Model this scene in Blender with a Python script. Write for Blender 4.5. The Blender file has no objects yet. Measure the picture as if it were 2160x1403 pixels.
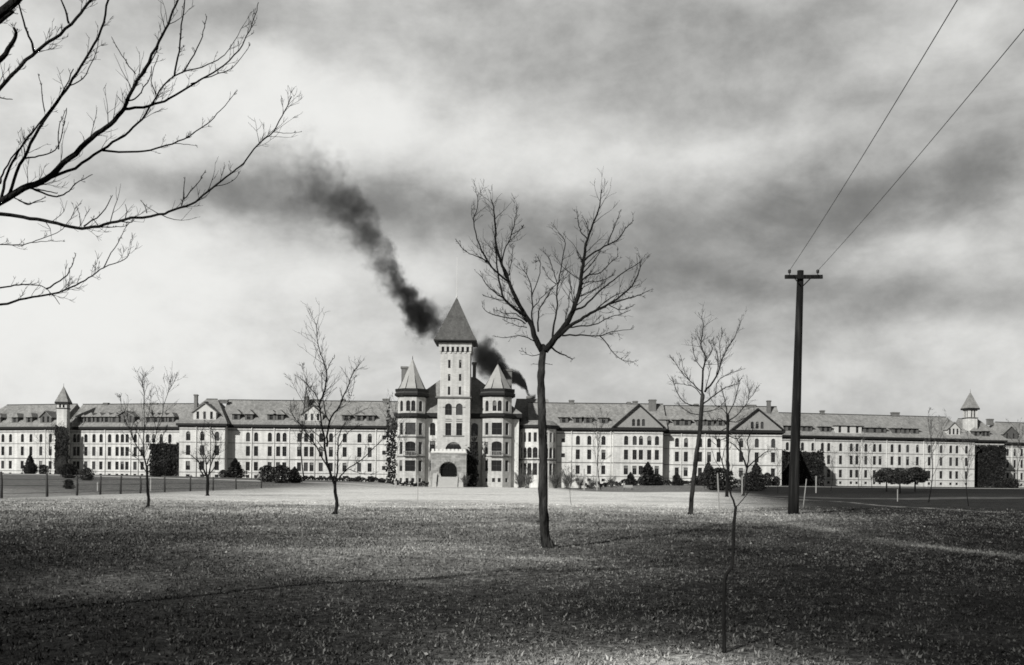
import bpy, math, random
import numpy as np
from mathutils import Vector, Matrix, Quaternion
R = math.radians
random.seed(7)
rng = np.random.default_rng(11)
sc = bpy.context.scene
COL = sc.collection

# ------------------------------------------------------------------ camera
F = 2075.0; CX = 1080.0; HY = 1012.0; EYE = 1.6; TH = 0.0105
cam = bpy.data.cameras.new("camera"); cam.sensor_width = 36; cam.lens = 36 * F / 2160
cam.shift_y = (HY - 701.5) / 2160; cam.clip_start = 0.1; cam.clip_end = 12000
camo = bpy.data.objects.new("camera", cam); COL.objects.link(camo)
camo.location = (0, 0, EYE); camo.rotation_euler = (R(90), -TH, 0); sc.camera = camo

def uv(px, py):
    u = (px - CX) / F; v = (HY - py) / F
    return u * math.cos(TH) - v * math.sin(TH), v * math.cos(TH) + u * math.sin(TH)
def at(px, py, Y):
    u, v = uv(px, py); return Vector((u * Y, Y, EYE + v * Y))
def X(px, Y, py=950): return at(px, py, Y).x
def Z(py, Y, px=960): return at(px, py, Y).z

# ------------------------------------------------------------------ terrain
_bx = [-400, -150, -100, -60, -36, -26, 20, 30, 60, 130, 400]
_bz = [2.4, 1.9, 1.75, 1.1, 0.55, -0.45, -0.45, 0.5, 0.8, 0.75, 1.0]
def tz(x, y):
    x = np.asarray(x, float); y = np.asarray(y, float)
    b = np.interp(x, _bx, _bz)
    t = np.clip((y - 110) / 130, 0, 1); t = t * t * (3 - 2 * t)
    m = 0.045 * np.sin(x * .31 + 1.2 * np.sin(y * .13)) * np.sin(y * .23 + .7) + 0.03 * np.sin(x * .9 + y * .5) * np.sin(y * .71 - x * .2)
    far = np.clip(1 - (y - 90) / 80, 0, 1)
    hol = -0.55 * np.exp(-((x + 47) / 9) ** 2) * np.clip((y - 40) / 40, 0, 1) * np.clip((220 - y) / 60, 0, 1)
    hol2 = -0.35 * np.exp(-((x - 44) / 13) ** 2) * np.clip((y - 40) / 40, 0, 1) * np.clip((220 - y) / 60, 0, 1)
    return b * t + m * far + hol + hol2
def gz(x, y): return float(tz(x, y))
def ground(px, py):
    lo, hi = 4.0, 262.0
    for _ in range(50):
        m = (lo + hi) / 2; p = at(px, py, m)
        if p.z > gz(p.x, m): lo = m
        else: hi = m
    p = at(px, py, lo); p.z = gz(p.x, lo); return p

# ------------------------------------------------------------------ materials
def new_mat(name):
    m = bpy.data.materials.new(name); m.use_nodes = True
    nt = m.node_tree; b = nt.nodes["Principled BSDF"]; return m, nt, b
def nd(nt, t, **k):
    n = nt.nodes.new(t)
    for a, v in k.items():
        if a.startswith("i_"):
            key = a[2:]; key = int(key) if key.isdigit() else key.replace("_", " ")
            n.inputs[key].default_value = v
        else: setattr(n, a, v)
    return n
def math_(nt, op, a, b=None, c=None, clamp=False):
    n = nt.nodes.new("ShaderNodeMath"); n.operation = op; n.use_clamp = clamp
    for i, s in enumerate((a, b, c)):
        if s is None: continue
        if isinstance(s, (int, float)): n.inputs[i].default_value = s
        else: nt.links.new(s, n.inputs[i])
    return n.outputs[0]
def mixf(nt, f, a, b):
    n = nt.nodes.new("ShaderNodeMix"); n.data_type = "FLOAT"
    for i, s in ((0, f), (2, a), (3, b)):
        if isinstance(s, (int, float)): n.inputs[i].default_value = s
        else: nt.links.new(s, n.inputs[i])
    return n.outputs[0]
def smooth(nt, x, a, b):
    n = nt.nodes.new("ShaderNodeMapRange"); n.interpolation_type = "SMOOTHSTEP"
    if isinstance(x, (int, float)): n.inputs[0].default_value = x
    else: nt.links.new(x, n.inputs[0])
    n.inputs[1].default_value = a; n.inputs[2].default_value = b
    n.inputs[3].default_value = 0; n.inputs[4].default_value = 1
    return n.outputs[0]
WARM = (1.0, .995, .965)
def grey(nt, val, tint=WARM):
    c = nt.nodes.new("ShaderNodeCombineColor")
    for i in range(3):
        nt.links.new(math_(nt, "MULTIPLY", val, tint[i]), c.inputs[i])
    return c.outputs[0]
def noisy(name, base, amp, scale, rough=.85, bump=.0, detail=6, stretch=(1, 1, 1), bscale=None, tint=WARM, spec=.25):
    m, nt, b = new_mat(name)
    tc = nd(nt, "ShaderNodeTexCoord"); mp = nd(nt, "ShaderNodeMapping"); mp.inputs[3].default_value = stretch
    nt.links.new(tc.outputs["Object"], mp.inputs[0])
    n = nd(nt, "ShaderNodeTexNoise", i_Scale=scale, i_Detail=detail, i_Roughness=.6); nt.links.new(mp.outputs[0], n.inputs[0])
    v = math_(nt, "MULTIPLY_ADD", math_(nt, "SUBTRACT", n.outputs[0], .5), 2 * amp, base)
    v = math_(nt, "MAXIMUM", v, .004)
    nt.links.new(grey(nt, v, tint), b.inputs["Base Color"])
    b.inputs["Roughness"].default_value = rough; b.inputs["Specular IOR Level"].default_value = spec
    if bump:
        n2 = nd(nt, "ShaderNodeTexNoise", i_Scale=bscale or scale * 4, i_Detail=4.); nt.links.new(mp.outputs[0], n2.inputs[0])
        bp = nd(nt, "ShaderNodeBump", i_Strength=bump, i_Distance=.05); nt.links.new(n2.outputs[0], bp.inputs["Height"])
        nt.links.new(bp.outputs[0], b.inputs["Normal"])
    return m
def brick_mat(name, base, course=.22, length=.7, amp=.1, mortar=.75):
    m, nt, b = new_mat(name)
    tc = nd(nt, "ShaderNodeTexCoord"); sp = nd(nt, "ShaderNodeSeparateXYZ"); nt.links.new(tc.outputs["Object"], sp.inputs[0])
    cb = nd(nt, "ShaderNodeCombineXYZ")
    nt.links.new(math_(nt, "ADD", sp.outputs[0], sp.outputs[1]), cb.inputs[0]); nt.links.new(sp.outputs[2], cb.inputs[1])
    br = nd(nt, "ShaderNodeTexBrick", i_Scale=1.0, i_Mortar_Size=.025, i_Brick_Width=length, i_Row_Height=course, i_Bias=0.)
    nt.links.new(cb.outputs[0], br.inputs["Vector"])
    br.inputs["Color1"].default_value = (base * (1 + amp),) * 3 + (1,); br.inputs["Color2"].default_value = (base * (1 - amp),) * 3 + (1,)
    br.inputs["Mortar"].default_value = (base * mortar,) * 3 + (1,)
    n = nd(nt, "ShaderNodeTexNoise", i_Scale=.22, i_Detail=7., i_Roughness=.65); nt.links.new(tc.outputs["Object"], n.inputs[0])
    st = nd(nt, "ShaderNodeMapping"); st.inputs[3].default_value = (1.6, 1.6, .12); nt.links.new(tc.outputs["Object"], st.inputs[0])
    n2 = nd(nt, "ShaderNodeTexNoise", i_Scale=.7, i_Detail=5.); nt.links.new(st.outputs[0], n2.inputs[0])
    f = math_(nt, "ADD", math_(nt, "MULTIPLY_ADD", n.outputs[0], .7, .48), math_(nt, "MULTIPLY_ADD", n2.outputs[0], .9, -.32))
    bw = nd(nt, "ShaderNodeRGBToBW"); nt.links.new(br.outputs[0], bw.inputs[0])
    nt.links.new(grey(nt, math_(nt, "MULTIPLY", bw.outputs[0], f)), b.inputs["Base Color"])
    b.inputs["Roughness"].default_value = .9; b.inputs["Specular IOR Level"].default_value = .2
    return m
def glass_mat(name, v, rough):
    m, nt, b = new_mat(name)
    b.inputs["Base Color"].default_value = (v, v, v, 1); b.inputs["Roughness"].default_value = rough
    b.inputs["Specular IOR Level"].default_value = .5; return m

M = {}
M["wall"] = brick_mat("cream_brick", .58)
M["tower"] = brick_mat("weathered_tower_brick", .47)
M["step"] = noisy("worn_step_stone", .36, .08, 1.5)
M["stone"] = brick_mat("grey_granite", .27, .45, 1.1, .25, .6)
M["base"] = brick_mat("pale_foundation", .62, .5, 1.2, .08, .85)
M["band"] = noisy("dark_brick_band", .13, .03, 2)
M["trim"] = noisy("dark_painted_cornice", .014, .006, 2, .7)
M["sill"] = noisy("pale_sill", .6, .08, 2)
M["slate"] = brick_mat("slate", .25, .3, .45, .16, .7)
M["slate_dark"] = brick_mat("dark_slate", .1, .3, .45, .16, .7)
M["metal"] = noisy("pale_metal_roof", .33, .1, .8, .5)
M["chim"] = brick_mat("chimney_brick", .16, .2, .5)
M["dormer"] = noisy("dormer_boards", .1, .03, 1.5)
M["gable"] = noisy("grey_gable_shingles", .24, .06, 1.2)
M["pale_board"] = noisy("pale_boards", .5, .06, 1.5)
M["frame"] = noisy("window_frame_paint", .06, .02, 3)
M["glass"] = glass_mat("dark_glass", .012, .16)
M["glass2"] = glass_mat("dusty_glass", .05, .25)
M["blind"] = noisy("roller_blind", .16, .04, 1)
M["bark"] = noisy("dark_bark", .012, .022, 7, .95, 1.0, stretch=(1, 1, .2), spec=.1)
M["bark_pale"] = noisy("grey_bark", .026, .075, 6, .95, 1.0, stretch=(1, 1, .3), spec=.1)
M["twig"] = noisy("twig_bark", .014, .008, 5, .95, spec=.1)
M["twig_far"] = noisy("weathered_twig_bark", .09, .02, 5, .95, spec=.1)
M["polewood"] = noisy("weathered_pole_wood", .006, .06, 1.6, .9, .8, stretch=(3, 3, .22))
M["iron"] = noisy("black_iron", .02, .006, 3, .6)
M["porcelain"] = noisy("brown_glaze", .03, .01, 3, .3)
M["needle"], _nt, _b = new_mat("evergreen_foliage")
_g = nd(_nt, "ShaderNodeNewGeometry"); _nt.links.new(grey(_nt, math_(_nt, "MULTIPLY_ADD", math_(_nt, "POWER", _g.outputs["Random Per Island"], 3), .06, .01)), _b.inputs["Base Color"]); _b.inputs["Roughness"].default_value = .8; _b.inputs["Specular IOR Level"].default_value = .15
M["ivy"], _nt, _b = new_mat("ivy_leaves")
_g = nd(_nt, "ShaderNodeNewGeometry"); _nt.links.new(grey(_nt, math_(_nt, "MULTIPLY_ADD", math_(_nt, "POWER", _g.outputs["Random Per Island"], 4), .035, .006)), _b.inputs["Base Color"]); _b.inputs["Roughness"].default_value = .7; _b.inputs["Specular IOR Level"].default_value = .2
M["wood"] = noisy("old_fence_wood", .05, .02, 6, .9)
M["white"] = noisy("whitewash", .28, .06, 6, .8)
M["road"] = noisy("pale_gravel_road", .55, .12, .6, .95, .3)
M["pathm"] = noisy("worn_path", .08, .17, .9, .95, .3)
M["soil"] = noisy("crown_soil", .1, .05, 2, .95)

# lawn tone: dryness of the winter grass, over world position
def lawn_tone(nt, pos):
    sp = nd(nt, "ShaderNodeSeparateXYZ"); nt.links.new(pos, sp.inputs[0])
    x, y = sp.outputs[0], sp.outputs[1]
    def nz(scale, detail=5., sx=1, sy=1, seed=0):
        mp = nd(nt, "ShaderNodeMapping"); mp.inputs[3].default_value = (sx, sy, 1); mp.inputs[1].default_value = (seed, seed * .7, 0)
        nt.links.new(pos, mp.inputs[0])
        n = nd(nt, "ShaderNodeTexNoise", i_Scale=scale, i_Detail=detail, i_Roughness=.6); nt.links.new(mp.outputs[0], n.inputs[0])
        return n.outputs[0]
    n1 = nz(.08, 5., seed=3); n2 = nz(.3, 5., seed=11); n3 = nz(.035, 3., 1, 2, seed=5)
    # far edge of dry grass, wavering
    yy = math_(nt, "ADD", y, math_(nt, "MULTIPLY", math_(nt, "SUBTRACT", n1, .5), 46))
    yy = math_(nt, "ADD", yy, math_(nt, "MULTIPLY", math_(nt, "SUBTRACT", n2, .5), 22))
    far = smooth(nt, yy, 16, 80)
    xr = math_(nt, "SUBTRACT", x, math_(nt, "MULTIPLY", y, .2))
    right = math_(nt, "SUBTRACT", 1, math_(nt, "MULTIPLY", smooth(nt, xr, -2, 9), .975))
    xl = math_(nt, "MULTIPLY", math_(nt, "ADD", x, 37), 1)
    left = smooth(nt, xl, -10, 22)
    left = math_(nt, "MULTIPLY_ADD", left, .6, .4)
    d = math_(nt, "MULTIPLY", math_(nt, "MULTIPLY", far, right), left)
    def blob(cx, cy, rx, ry, amp):
        a = math_(nt, "POWER", math_(nt, "DIVIDE", math_(nt, "SUBTRACT", x, cx), rx), 2)
        b = math_(nt, "POWER", math_(nt, "DIVIDE", math_(nt, "SUBTRACT", y, cy), ry), 2)
        e = math_(nt, "POWER", 2.718, math_(nt, "MULTIPLY", math_(nt, "ADD", a, b), -1))
        return math_(nt, "MULTIPLY", e, amp)
    for bl in ((-2.2, 22, 4.2, 6, .34), (-5, 33, 6, 8, .12), (1.2, 8.3, 1.5, 1.0, .55), (-.2, 10.2, 1.4, 1.2, .1), (-6.0, 14.5, 1.0, 1.6, .14), (12.5, 46, 5, 4, .16), (.4, 20.6, 1.3, .5, .3)):
        d = math_(nt, "ADD", d, math_(nt, "MULTIPLY", blob(*bl), math_(nt, "MULTIPLY_ADD", n2, 1.6, .2)))
    base = math_(nt, "MULTIPLY", math_(nt, "POWER", right, .6), math_(nt, "MULTIPLY", smooth(nt, math_(nt, "ADD", math_(nt, "MULTIPLY", n3, .5), math_(nt, "MULTIPLY", n2, .5)), .47, .7), .04))
    def track(cx, wob, wid, y0, y1, amp):
        xc = math_(nt, "MULTIPLY_ADD", math_(nt, "SINE", math_(nt, "MULTIPLY", y, .16)), wob, cx)
        q = math_(nt, "DIVIDE", math_(nt, "SUBTRACT", x, math_(nt, "ADD", xc, math_(nt, "MULTIPLY", math_(nt, "SUBTRACT", n2, .5), 1.4))), wid)
        e = math_(nt, "POWER", 2.718, math_(nt, "MULTIPLY", math_(nt, "POWER", q, 2), -1))
        e = math_(nt, "MULTIPLY", e, math_(nt, "MULTIPLY", smooth(nt, y, y0, y0 + 8), math_(nt, "SUBTRACT", 1, smooth(nt, y, y1 - 12, y1))))
        return math_(nt, "MULTIPLY", e, math_(nt, "MULTIPLY", smooth(nt, n2, .35, .62), amp))
    d = math_(nt, "ADD", d, track(11.2, .9, .5, 16, 62, .22)); d = math_(nt, "ADD", d, track(28.9, .3, .45, 40, 125, .5))
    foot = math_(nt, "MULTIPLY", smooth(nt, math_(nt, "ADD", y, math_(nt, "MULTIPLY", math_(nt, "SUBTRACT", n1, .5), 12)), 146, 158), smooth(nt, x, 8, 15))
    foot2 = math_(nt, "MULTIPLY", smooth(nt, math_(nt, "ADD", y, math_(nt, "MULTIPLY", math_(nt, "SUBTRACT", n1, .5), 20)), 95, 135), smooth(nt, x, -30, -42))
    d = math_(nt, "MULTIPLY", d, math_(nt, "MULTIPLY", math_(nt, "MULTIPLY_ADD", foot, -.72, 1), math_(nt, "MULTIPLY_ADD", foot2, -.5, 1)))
    n4 = nz(.22, 6., .5, 1.6, seed=21); d = math_(nt, "MULTIPLY", d, math_(nt, "MULTIPLY_ADD", smooth(nt, math_(nt, "ADD", math_(nt, "MULTIPLY", n1, .5), math_(nt, "MULTIPLY", n4, .5)), .36, .62), .36, .74))
    return math_(nt, "ADD", d, base, clamp=True), n2

def turf_tone_shade(nt, pos):
    """random grass tone, times dark patches that paint foreground shade into the colour"""
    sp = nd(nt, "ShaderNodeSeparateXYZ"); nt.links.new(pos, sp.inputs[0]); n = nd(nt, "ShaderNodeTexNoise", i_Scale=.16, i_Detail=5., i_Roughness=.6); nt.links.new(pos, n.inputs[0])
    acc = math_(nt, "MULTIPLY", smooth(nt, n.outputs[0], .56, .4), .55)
    for cx, cy, rx, ry, a in ((-9.5, 15, 5.2, 10, .95), (-5, 9, 2.6, 3, .6), (7.0, 11.5, 3.6, 6, .8), (14, 25, 7, 12, .75), (-20, 36, 9, 9, .5), (3.5, 36, 7, 7, .5)):  # dark zones painted into the grass colour as shade
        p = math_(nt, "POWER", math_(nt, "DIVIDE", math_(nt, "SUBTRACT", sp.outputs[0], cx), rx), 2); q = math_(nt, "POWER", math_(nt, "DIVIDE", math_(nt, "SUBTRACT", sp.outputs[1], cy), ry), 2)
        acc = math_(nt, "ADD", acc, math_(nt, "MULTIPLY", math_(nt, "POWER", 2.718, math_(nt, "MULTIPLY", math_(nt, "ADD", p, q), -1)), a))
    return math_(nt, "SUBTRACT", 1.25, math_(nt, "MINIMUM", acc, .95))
def lawn_mat():
    m, nt, b = new_mat("winter_lawn")
    g = nd(nt, "ShaderNodeNewGeometry"); pos = g.outputs["Position"]
    d, n2 = lawn_tone(nt, pos)
    fine = nd(nt, "ShaderNodeTexNoise", i_Scale=5.5, i_Detail=5., i_Roughness=.7); nt.links.new(pos, fine.inputs[0]); fine.inputs["Scale"].default_value = 9.
    mp = nd(nt, "ShaderNodeMapping"); mp.inputs[3].default_value = (1, .35, 1); nt.links.new(pos, mp.inputs[0])
    mid = nd(nt, "ShaderNodeTexNoise", i_Scale=1.6, i_Detail=6., i_Roughness=.7); nt.links.new(mp.outputs[0], mid.inputs[0])
    v = mixf(nt, d, math_(nt, "MULTIPLY", turf_tone_shade(nt, pos), .01), .8)
    f = math_(nt, "POWER", smooth(nt, fine.outputs[0], .3, .75), 1.8)
    f2 = smooth(nt, mid.outputs[0], .3, .72)
    amp = mixf(nt, d, .35, .7)
    mul = math_(nt, "MULTIPLY", math_(nt, "MULTIPLY_ADD", f, 2.4, .25), math_(nt, "MULTIPLY_ADD", f2, .7, .6))
    mul = mixf(nt, d, mul, mixf(nt, .6, mul, 1.0))
    v = math_(nt, "MULTIPLY", v, mul)
    nt.links.new(grey(nt, v), b.inputs["Base Color"]); b.inputs["Roughness"].default_value = .95; b.inputs["Specular IOR Level"].default_value = .1
    bp = nd(nt, "ShaderNodeBump", i_Strength=.35, i_Distance=.05); nt.links.new(fine.outputs[0], bp.inputs["Height"]); nt.links.new(bp.outputs[0], b.inputs["Normal"])
    return m
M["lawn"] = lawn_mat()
def blade_mat(name, lo, hi, p):
    m, nt, b = new_mat(name)
    g = nd(nt, "ShaderNodeNewGeometry"); d, n2 = lawn_tone(nt, g.outputs["Position"])
    ta = nd(nt, "ShaderNodeAttribute", attribute_name="tone"); r = math_(nt, "POWER", ta.outputs["Fac"], p)
    dark = math_(nt, "MULTIPLY_ADD", r, hi - lo, lo)
    dry = math_(nt, "MULTIPLY_ADD", r, .4, .42)
    v = mixf(nt, d, math_(nt, "MULTIPLY", dark, turf_tone_shade(nt, g.outputs["Position"])), dry)
    nt.links.new(grey(nt, v), b.inputs["Base Color"]); b.inputs["Roughness"].default_value = .8; b.inputs["Specular IOR Level"].default_value = .15
    return m
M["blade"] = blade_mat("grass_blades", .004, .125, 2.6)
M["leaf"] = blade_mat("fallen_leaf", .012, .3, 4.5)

# ------------------------------------------------------------------ mesh helper
class MB:
    def __init__(s): s.v = []; s.f = []; s.m = []; s.sm = []
    def add(s, vs, fs, mi=0, smooth=False):
        o = len(s.v); s.v += [tuple(p) for p in vs]
        for f in fs: s.f.append(tuple(i + o for i in f)); s.m.append(mi); s.sm.append(smooth)
    def quad(s, a, b, c, d, mi=0): s.add([a, b, c, d], [(0, 1, 2, 3)], mi)
    def poly(s, pts, mi=0): s.add(pts, [tuple(range(len(pts)))], mi)
    def box(s, x0, x1, y0, y1, z0, z1, mi=0):
        v = [(x0, y0, z0), (x1, y0, z0), (x1, y1, z0), (x0, y1, z0), (x0, y0, z1), (x1, y0, z1), (x1, y1, z1), (x0, y1, z1)]
        s.add(v, [(0, 3, 2, 1), (4, 5, 6, 7), (0, 1, 5, 4), (1, 2, 6, 5), (2, 3, 7, 6), (3, 0, 4, 7)], mi)
    def prism(s, pts, z0, z1, mi=0, top=True):
        n = len(pts); v = [(p[0], p[1], z0) for p in pts] + [(p[0], p[1], z1) for p in pts]
        f = [(i, (i + 1) % n, n + (i + 1) % n, n + i) for i in range(n)]
        if top: f += [tuple(range(n - 1, -1, -1)), tuple(range(n, 2 * n))]
        s.add(v, f, mi)
    def rings(s, rings, mi=0, smooth=False, cap=True):
        n = len(rings[0]); v = [p for r in rings for p in r]; f = []
        for k in range(len(rings) - 1):
            for i in range(n):
                j = (i + 1) % n; f.append((k * n + i, k * n + j, (k + 1) * n + j, (k + 1) * n + i))
        if cap: f += [tuple(range(n - 1, -1, -1)), tuple(range((len(rings) - 1) * n, len(rings) * n))]
        s.add(v, f, mi, smooth)
    def tube(s, pts, rad, sides=6, mi=0):
        pts = [Vector(p) for p in pts]; n = len(pts)
        if n < 2: return
        t0 = (pts[1] - pts[0]).normalized()
        a = t0.orthogonal().normalized(); rings = []
        for i in range(n):
            t = (pts[min(i + 1, n - 1)] - pts[max(i - 1, 0)])
            if t.length < 1e-9: t = t0
            t.normalize(); a = (a - t * a.dot(t))
            if a.length < 1e-6: a = t.orthogonal()
            a.normalize(); b = t.cross(a)
            rings.append([pts[i] + (a * math.cos(k * 2 * math.pi / sides) + b * math.sin(k * 2 * math.pi / sides)) * rad[i] for k in range(sides)])
        s.rings(rings, mi, True)
    def build(s, name, mats, parent=None, off=None, sm=None):
        me = bpy.data.meshes.new(name)
        o = Vector(off) if off is not None else Vector((0, 0, 0))
        me.from_pydata([(p[0] - o.x, p[1] - o.y, p[2] - o.z) for p in s.v], [], s.f)
        for m in (mats if isinstance(mats, list) else [mats]): me.materials.append(m)
        me.polygons.foreach_set("material_index", s.m); me.polygons.foreach_set("use_smooth", s.sm); me.update()
        ob = bpy.data.objects.new(name, me); COL.objects.link(ob)
        if parent is not None: ob.parent = parent
        return ob

def tag(o, label=None, cat=None, group=None, kind=None):
    if label: o["label"] = label
    if cat: o["category"] = cat
    if group: o["group"] = group
    if kind: o["kind"] = kind
    return o
def thing(name, loc, label, cat, group=None, rz=0):
    o = bpy.data.objects.new(name, None); o.empty_display_size = .3; COL.objects.link(o)
    o.location = loc; o.rotation_euler = (0, 0, rz); return tag(o, label, cat, group)
def kids(o): return [c for c in bpy.data.objects if c.parent == o]
def copy_tree(o, parent=None):
    c = o.copy(); COL.objects.link(c)
    if parent is not None: c.parent = parent
    for ch in kids(o): copy_tree(ch, c)
    return c

# ------------------------------------------------------------------ walls with real openings
def panel(mb, ox, oy, yaw, W, z0, z1, ops, mi=0, reveal=.28):
    """wall panel from (ox,oy) along yaw; outward is to the right of travel. ops: (s0,s1,za,zb,arch)"""
    c, n = math.cos(yaw), math.sin(yaw)
    P = lambda s, d, z: (ox + c * s - n * d, oy + n * s + c * d, z)
    ops = [o for o in ops if o[0] > .02 and o[1] < W - .02]
    S = sorted({0, W} | {round(o[0], 4) for o in ops} | {round(o[1], 4) for o in ops})
    T = sorted({z0, z1} | {round(o[2], 4) for o in ops} | {round(o[3], 4) for o in ops})
    for i in range(len(S) - 1):
        run = None
        for j in range(len(T) - 1):
            sm, tm = (S[i] + S[i + 1]) / 2, (T[j] + T[j + 1]) / 2
            hole = any(o[0] < sm < o[1] and o[2] < tm < o[3] for o in ops)
            if not hole:
                if run is None: run = T[j]
            if (hole or j == len(T) - 2) and run is not None:
                top = T[j] if hole else T[j + 1]
                mb.quad(P(S[i], 0, run), P(S[i + 1], 0, run), P(S[i + 1], 0, top), P(S[i], 0, top), mi); run = None
    for s0, s1, a, b, arch in ops:
        if arch:
            r = (s1 - s0) / 2; m = (s0 + s1) / 2; rise = r if arch == 1 else r * arch; zc = b - rise; N = 8
            arc = [(m - r * math.cos(math.pi * k / N), zc + rise * math.sin(math.pi * k / N)) for k in range(N + 1)]
            h = N // 2
            mb.poly([P(s0, 0, b)] + [P(p[0], 0, p[1]) for p in arc[:h + 1]], mi)
            mb.poly([P(s1, 0, b)] + [P(p[0], 0, p[1]) for p in arc[N:h - 1:-1]][::1], mi)
            loop = [(s0, a), (s1, a)] + arc[::-1]
        else:
            loop = [(s0, a), (s1, a), (s1, b), (s0, b)]
        for k in range(len(loop)):
            p, q = loop[k], loop[(k + 1) % len(loop)]
            if abs(p[0] - q[0]) + abs(p[1] - q[1]) < 1e-6: continue
            mb.quad(P(p[0], 0, p[1]), P(p[0], reveal, p[1]), P(q[0], reveal, q[1]), P(q[0], 0, q[1]), mi)

_wcache = {}
def window_mesh(w, h, var):
    key = (round(w, 2), round(h, 2), var)
    if key in _wcache: return _wcache[key]
    mb = MB(); t = .07
    mb.box(-w / 2 - .03, w / 2 + .03, .05, .1, -.03, h + .03, 0)
    if var == 1: mb.box(-w / 2, w / 2, .035, .05, h * .5, h, 2)
    if var == 2: mb.box(-w / 2, w / 2, .035, .05, h * .7, h, 2)
    for a, b in ((-w / 2, -w / 2 + t), (w / 2 - t, w / 2)): mb.box(a, b, -.03, .03, 0, h, 1)
    mb.box(-w / 2 + t, w / 2 - t, -.03, .03, 0, t, 1); mb.box(-w / 2 + t, w / 2 - t, -.03, .03, h - t, h, 1)
    mb.box(-w / 2 + t, w / 2 - t, -.02, .03, h * .5 - .04, h * .5 + .04, 1)
    if w > .8:
        mb.box(-.025, .025, -.01, .03, t, h * .5 - .04, 1); mb.box(-.025, .025, -.01, .03, h * .5 + .04, h - t, 1)
    me = bpy.data.meshes.new("window")
    me.from_pydata(mb.v, [], mb.f)
    for m in (M["glass"] if var != 3 else M["glass2"], M["frame"], M["blind"]): me.materials.append(m)
    me.polygons.foreach_set("material_index", mb.m); me.update()
    _wcache[key] = me; return me
wr = random.Random(5)
def put_window(parent, ox, oy, yaw, op, name="window", d=.25):
    s = (op[0] + op[1]) / 2; w = op[1] - op[0]; h = op[3] - op[2]
    var = wr.choices((0, 1, 2, 3), (10, .6, 1.2, 2))[0] if h > 1.2 else 0
    ob = bpy.data.objects.new(name, window_mesh(w, h, var)); COL.objects.link(ob); ob.parent = parent
    c, n = math.cos(yaw), math.sin(yaw)
    ob.location = (ox + c * s - n * d, oy + n * s + c * d, op[2]); ob.rotation_euler = (0, 0, yaw)
    return ob
def wall_run(mb, parent, ox, oy, yaw, W, z0, z1, ops, mi=0, reveal=.28, wins=True):
    panel(mb, ox, oy, yaw, W, z0, z1, ops, mi, reveal)
    if wins:
        for o in ops:
            if o[0] > .02 and o[1] < W - .02: put_window(parent, ox, oy, yaw, o, d=reveal - .03)

def roof_mesh(mb, x0, x1, y0, y1, ze, zr, hl, hr, ov=.85, th=.18, mi=0):
    """ridge along x; hl/hr: hip run at left/right end (0 = gable)"""
    a, b, c, d = x0 - ov, x1 + ov, y0 - ov, y1 + ov; ym = (c + d) / 2
    rl = a + hl if hl else a; rr = b - hr if hr else b
    v = [(a, c, ze), (b, c, ze), (b, d, ze), (a, d, ze), (rl, ym, zr), (rr, ym, zr)]
    v += [(p[0], p[1], p[2] - th) for p in v[:4]]
    f = [(0, 1, 5, 4), (2, 3, 4, 5), (1, 2, 5), (3, 0, 4), (9, 8, 7, 6), (6, 7, 1, 0), (7, 8, 2, 1), (8, 9, 3, 2), (9, 6, 0, 3)]
    mb.add(v, f, mi)

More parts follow.
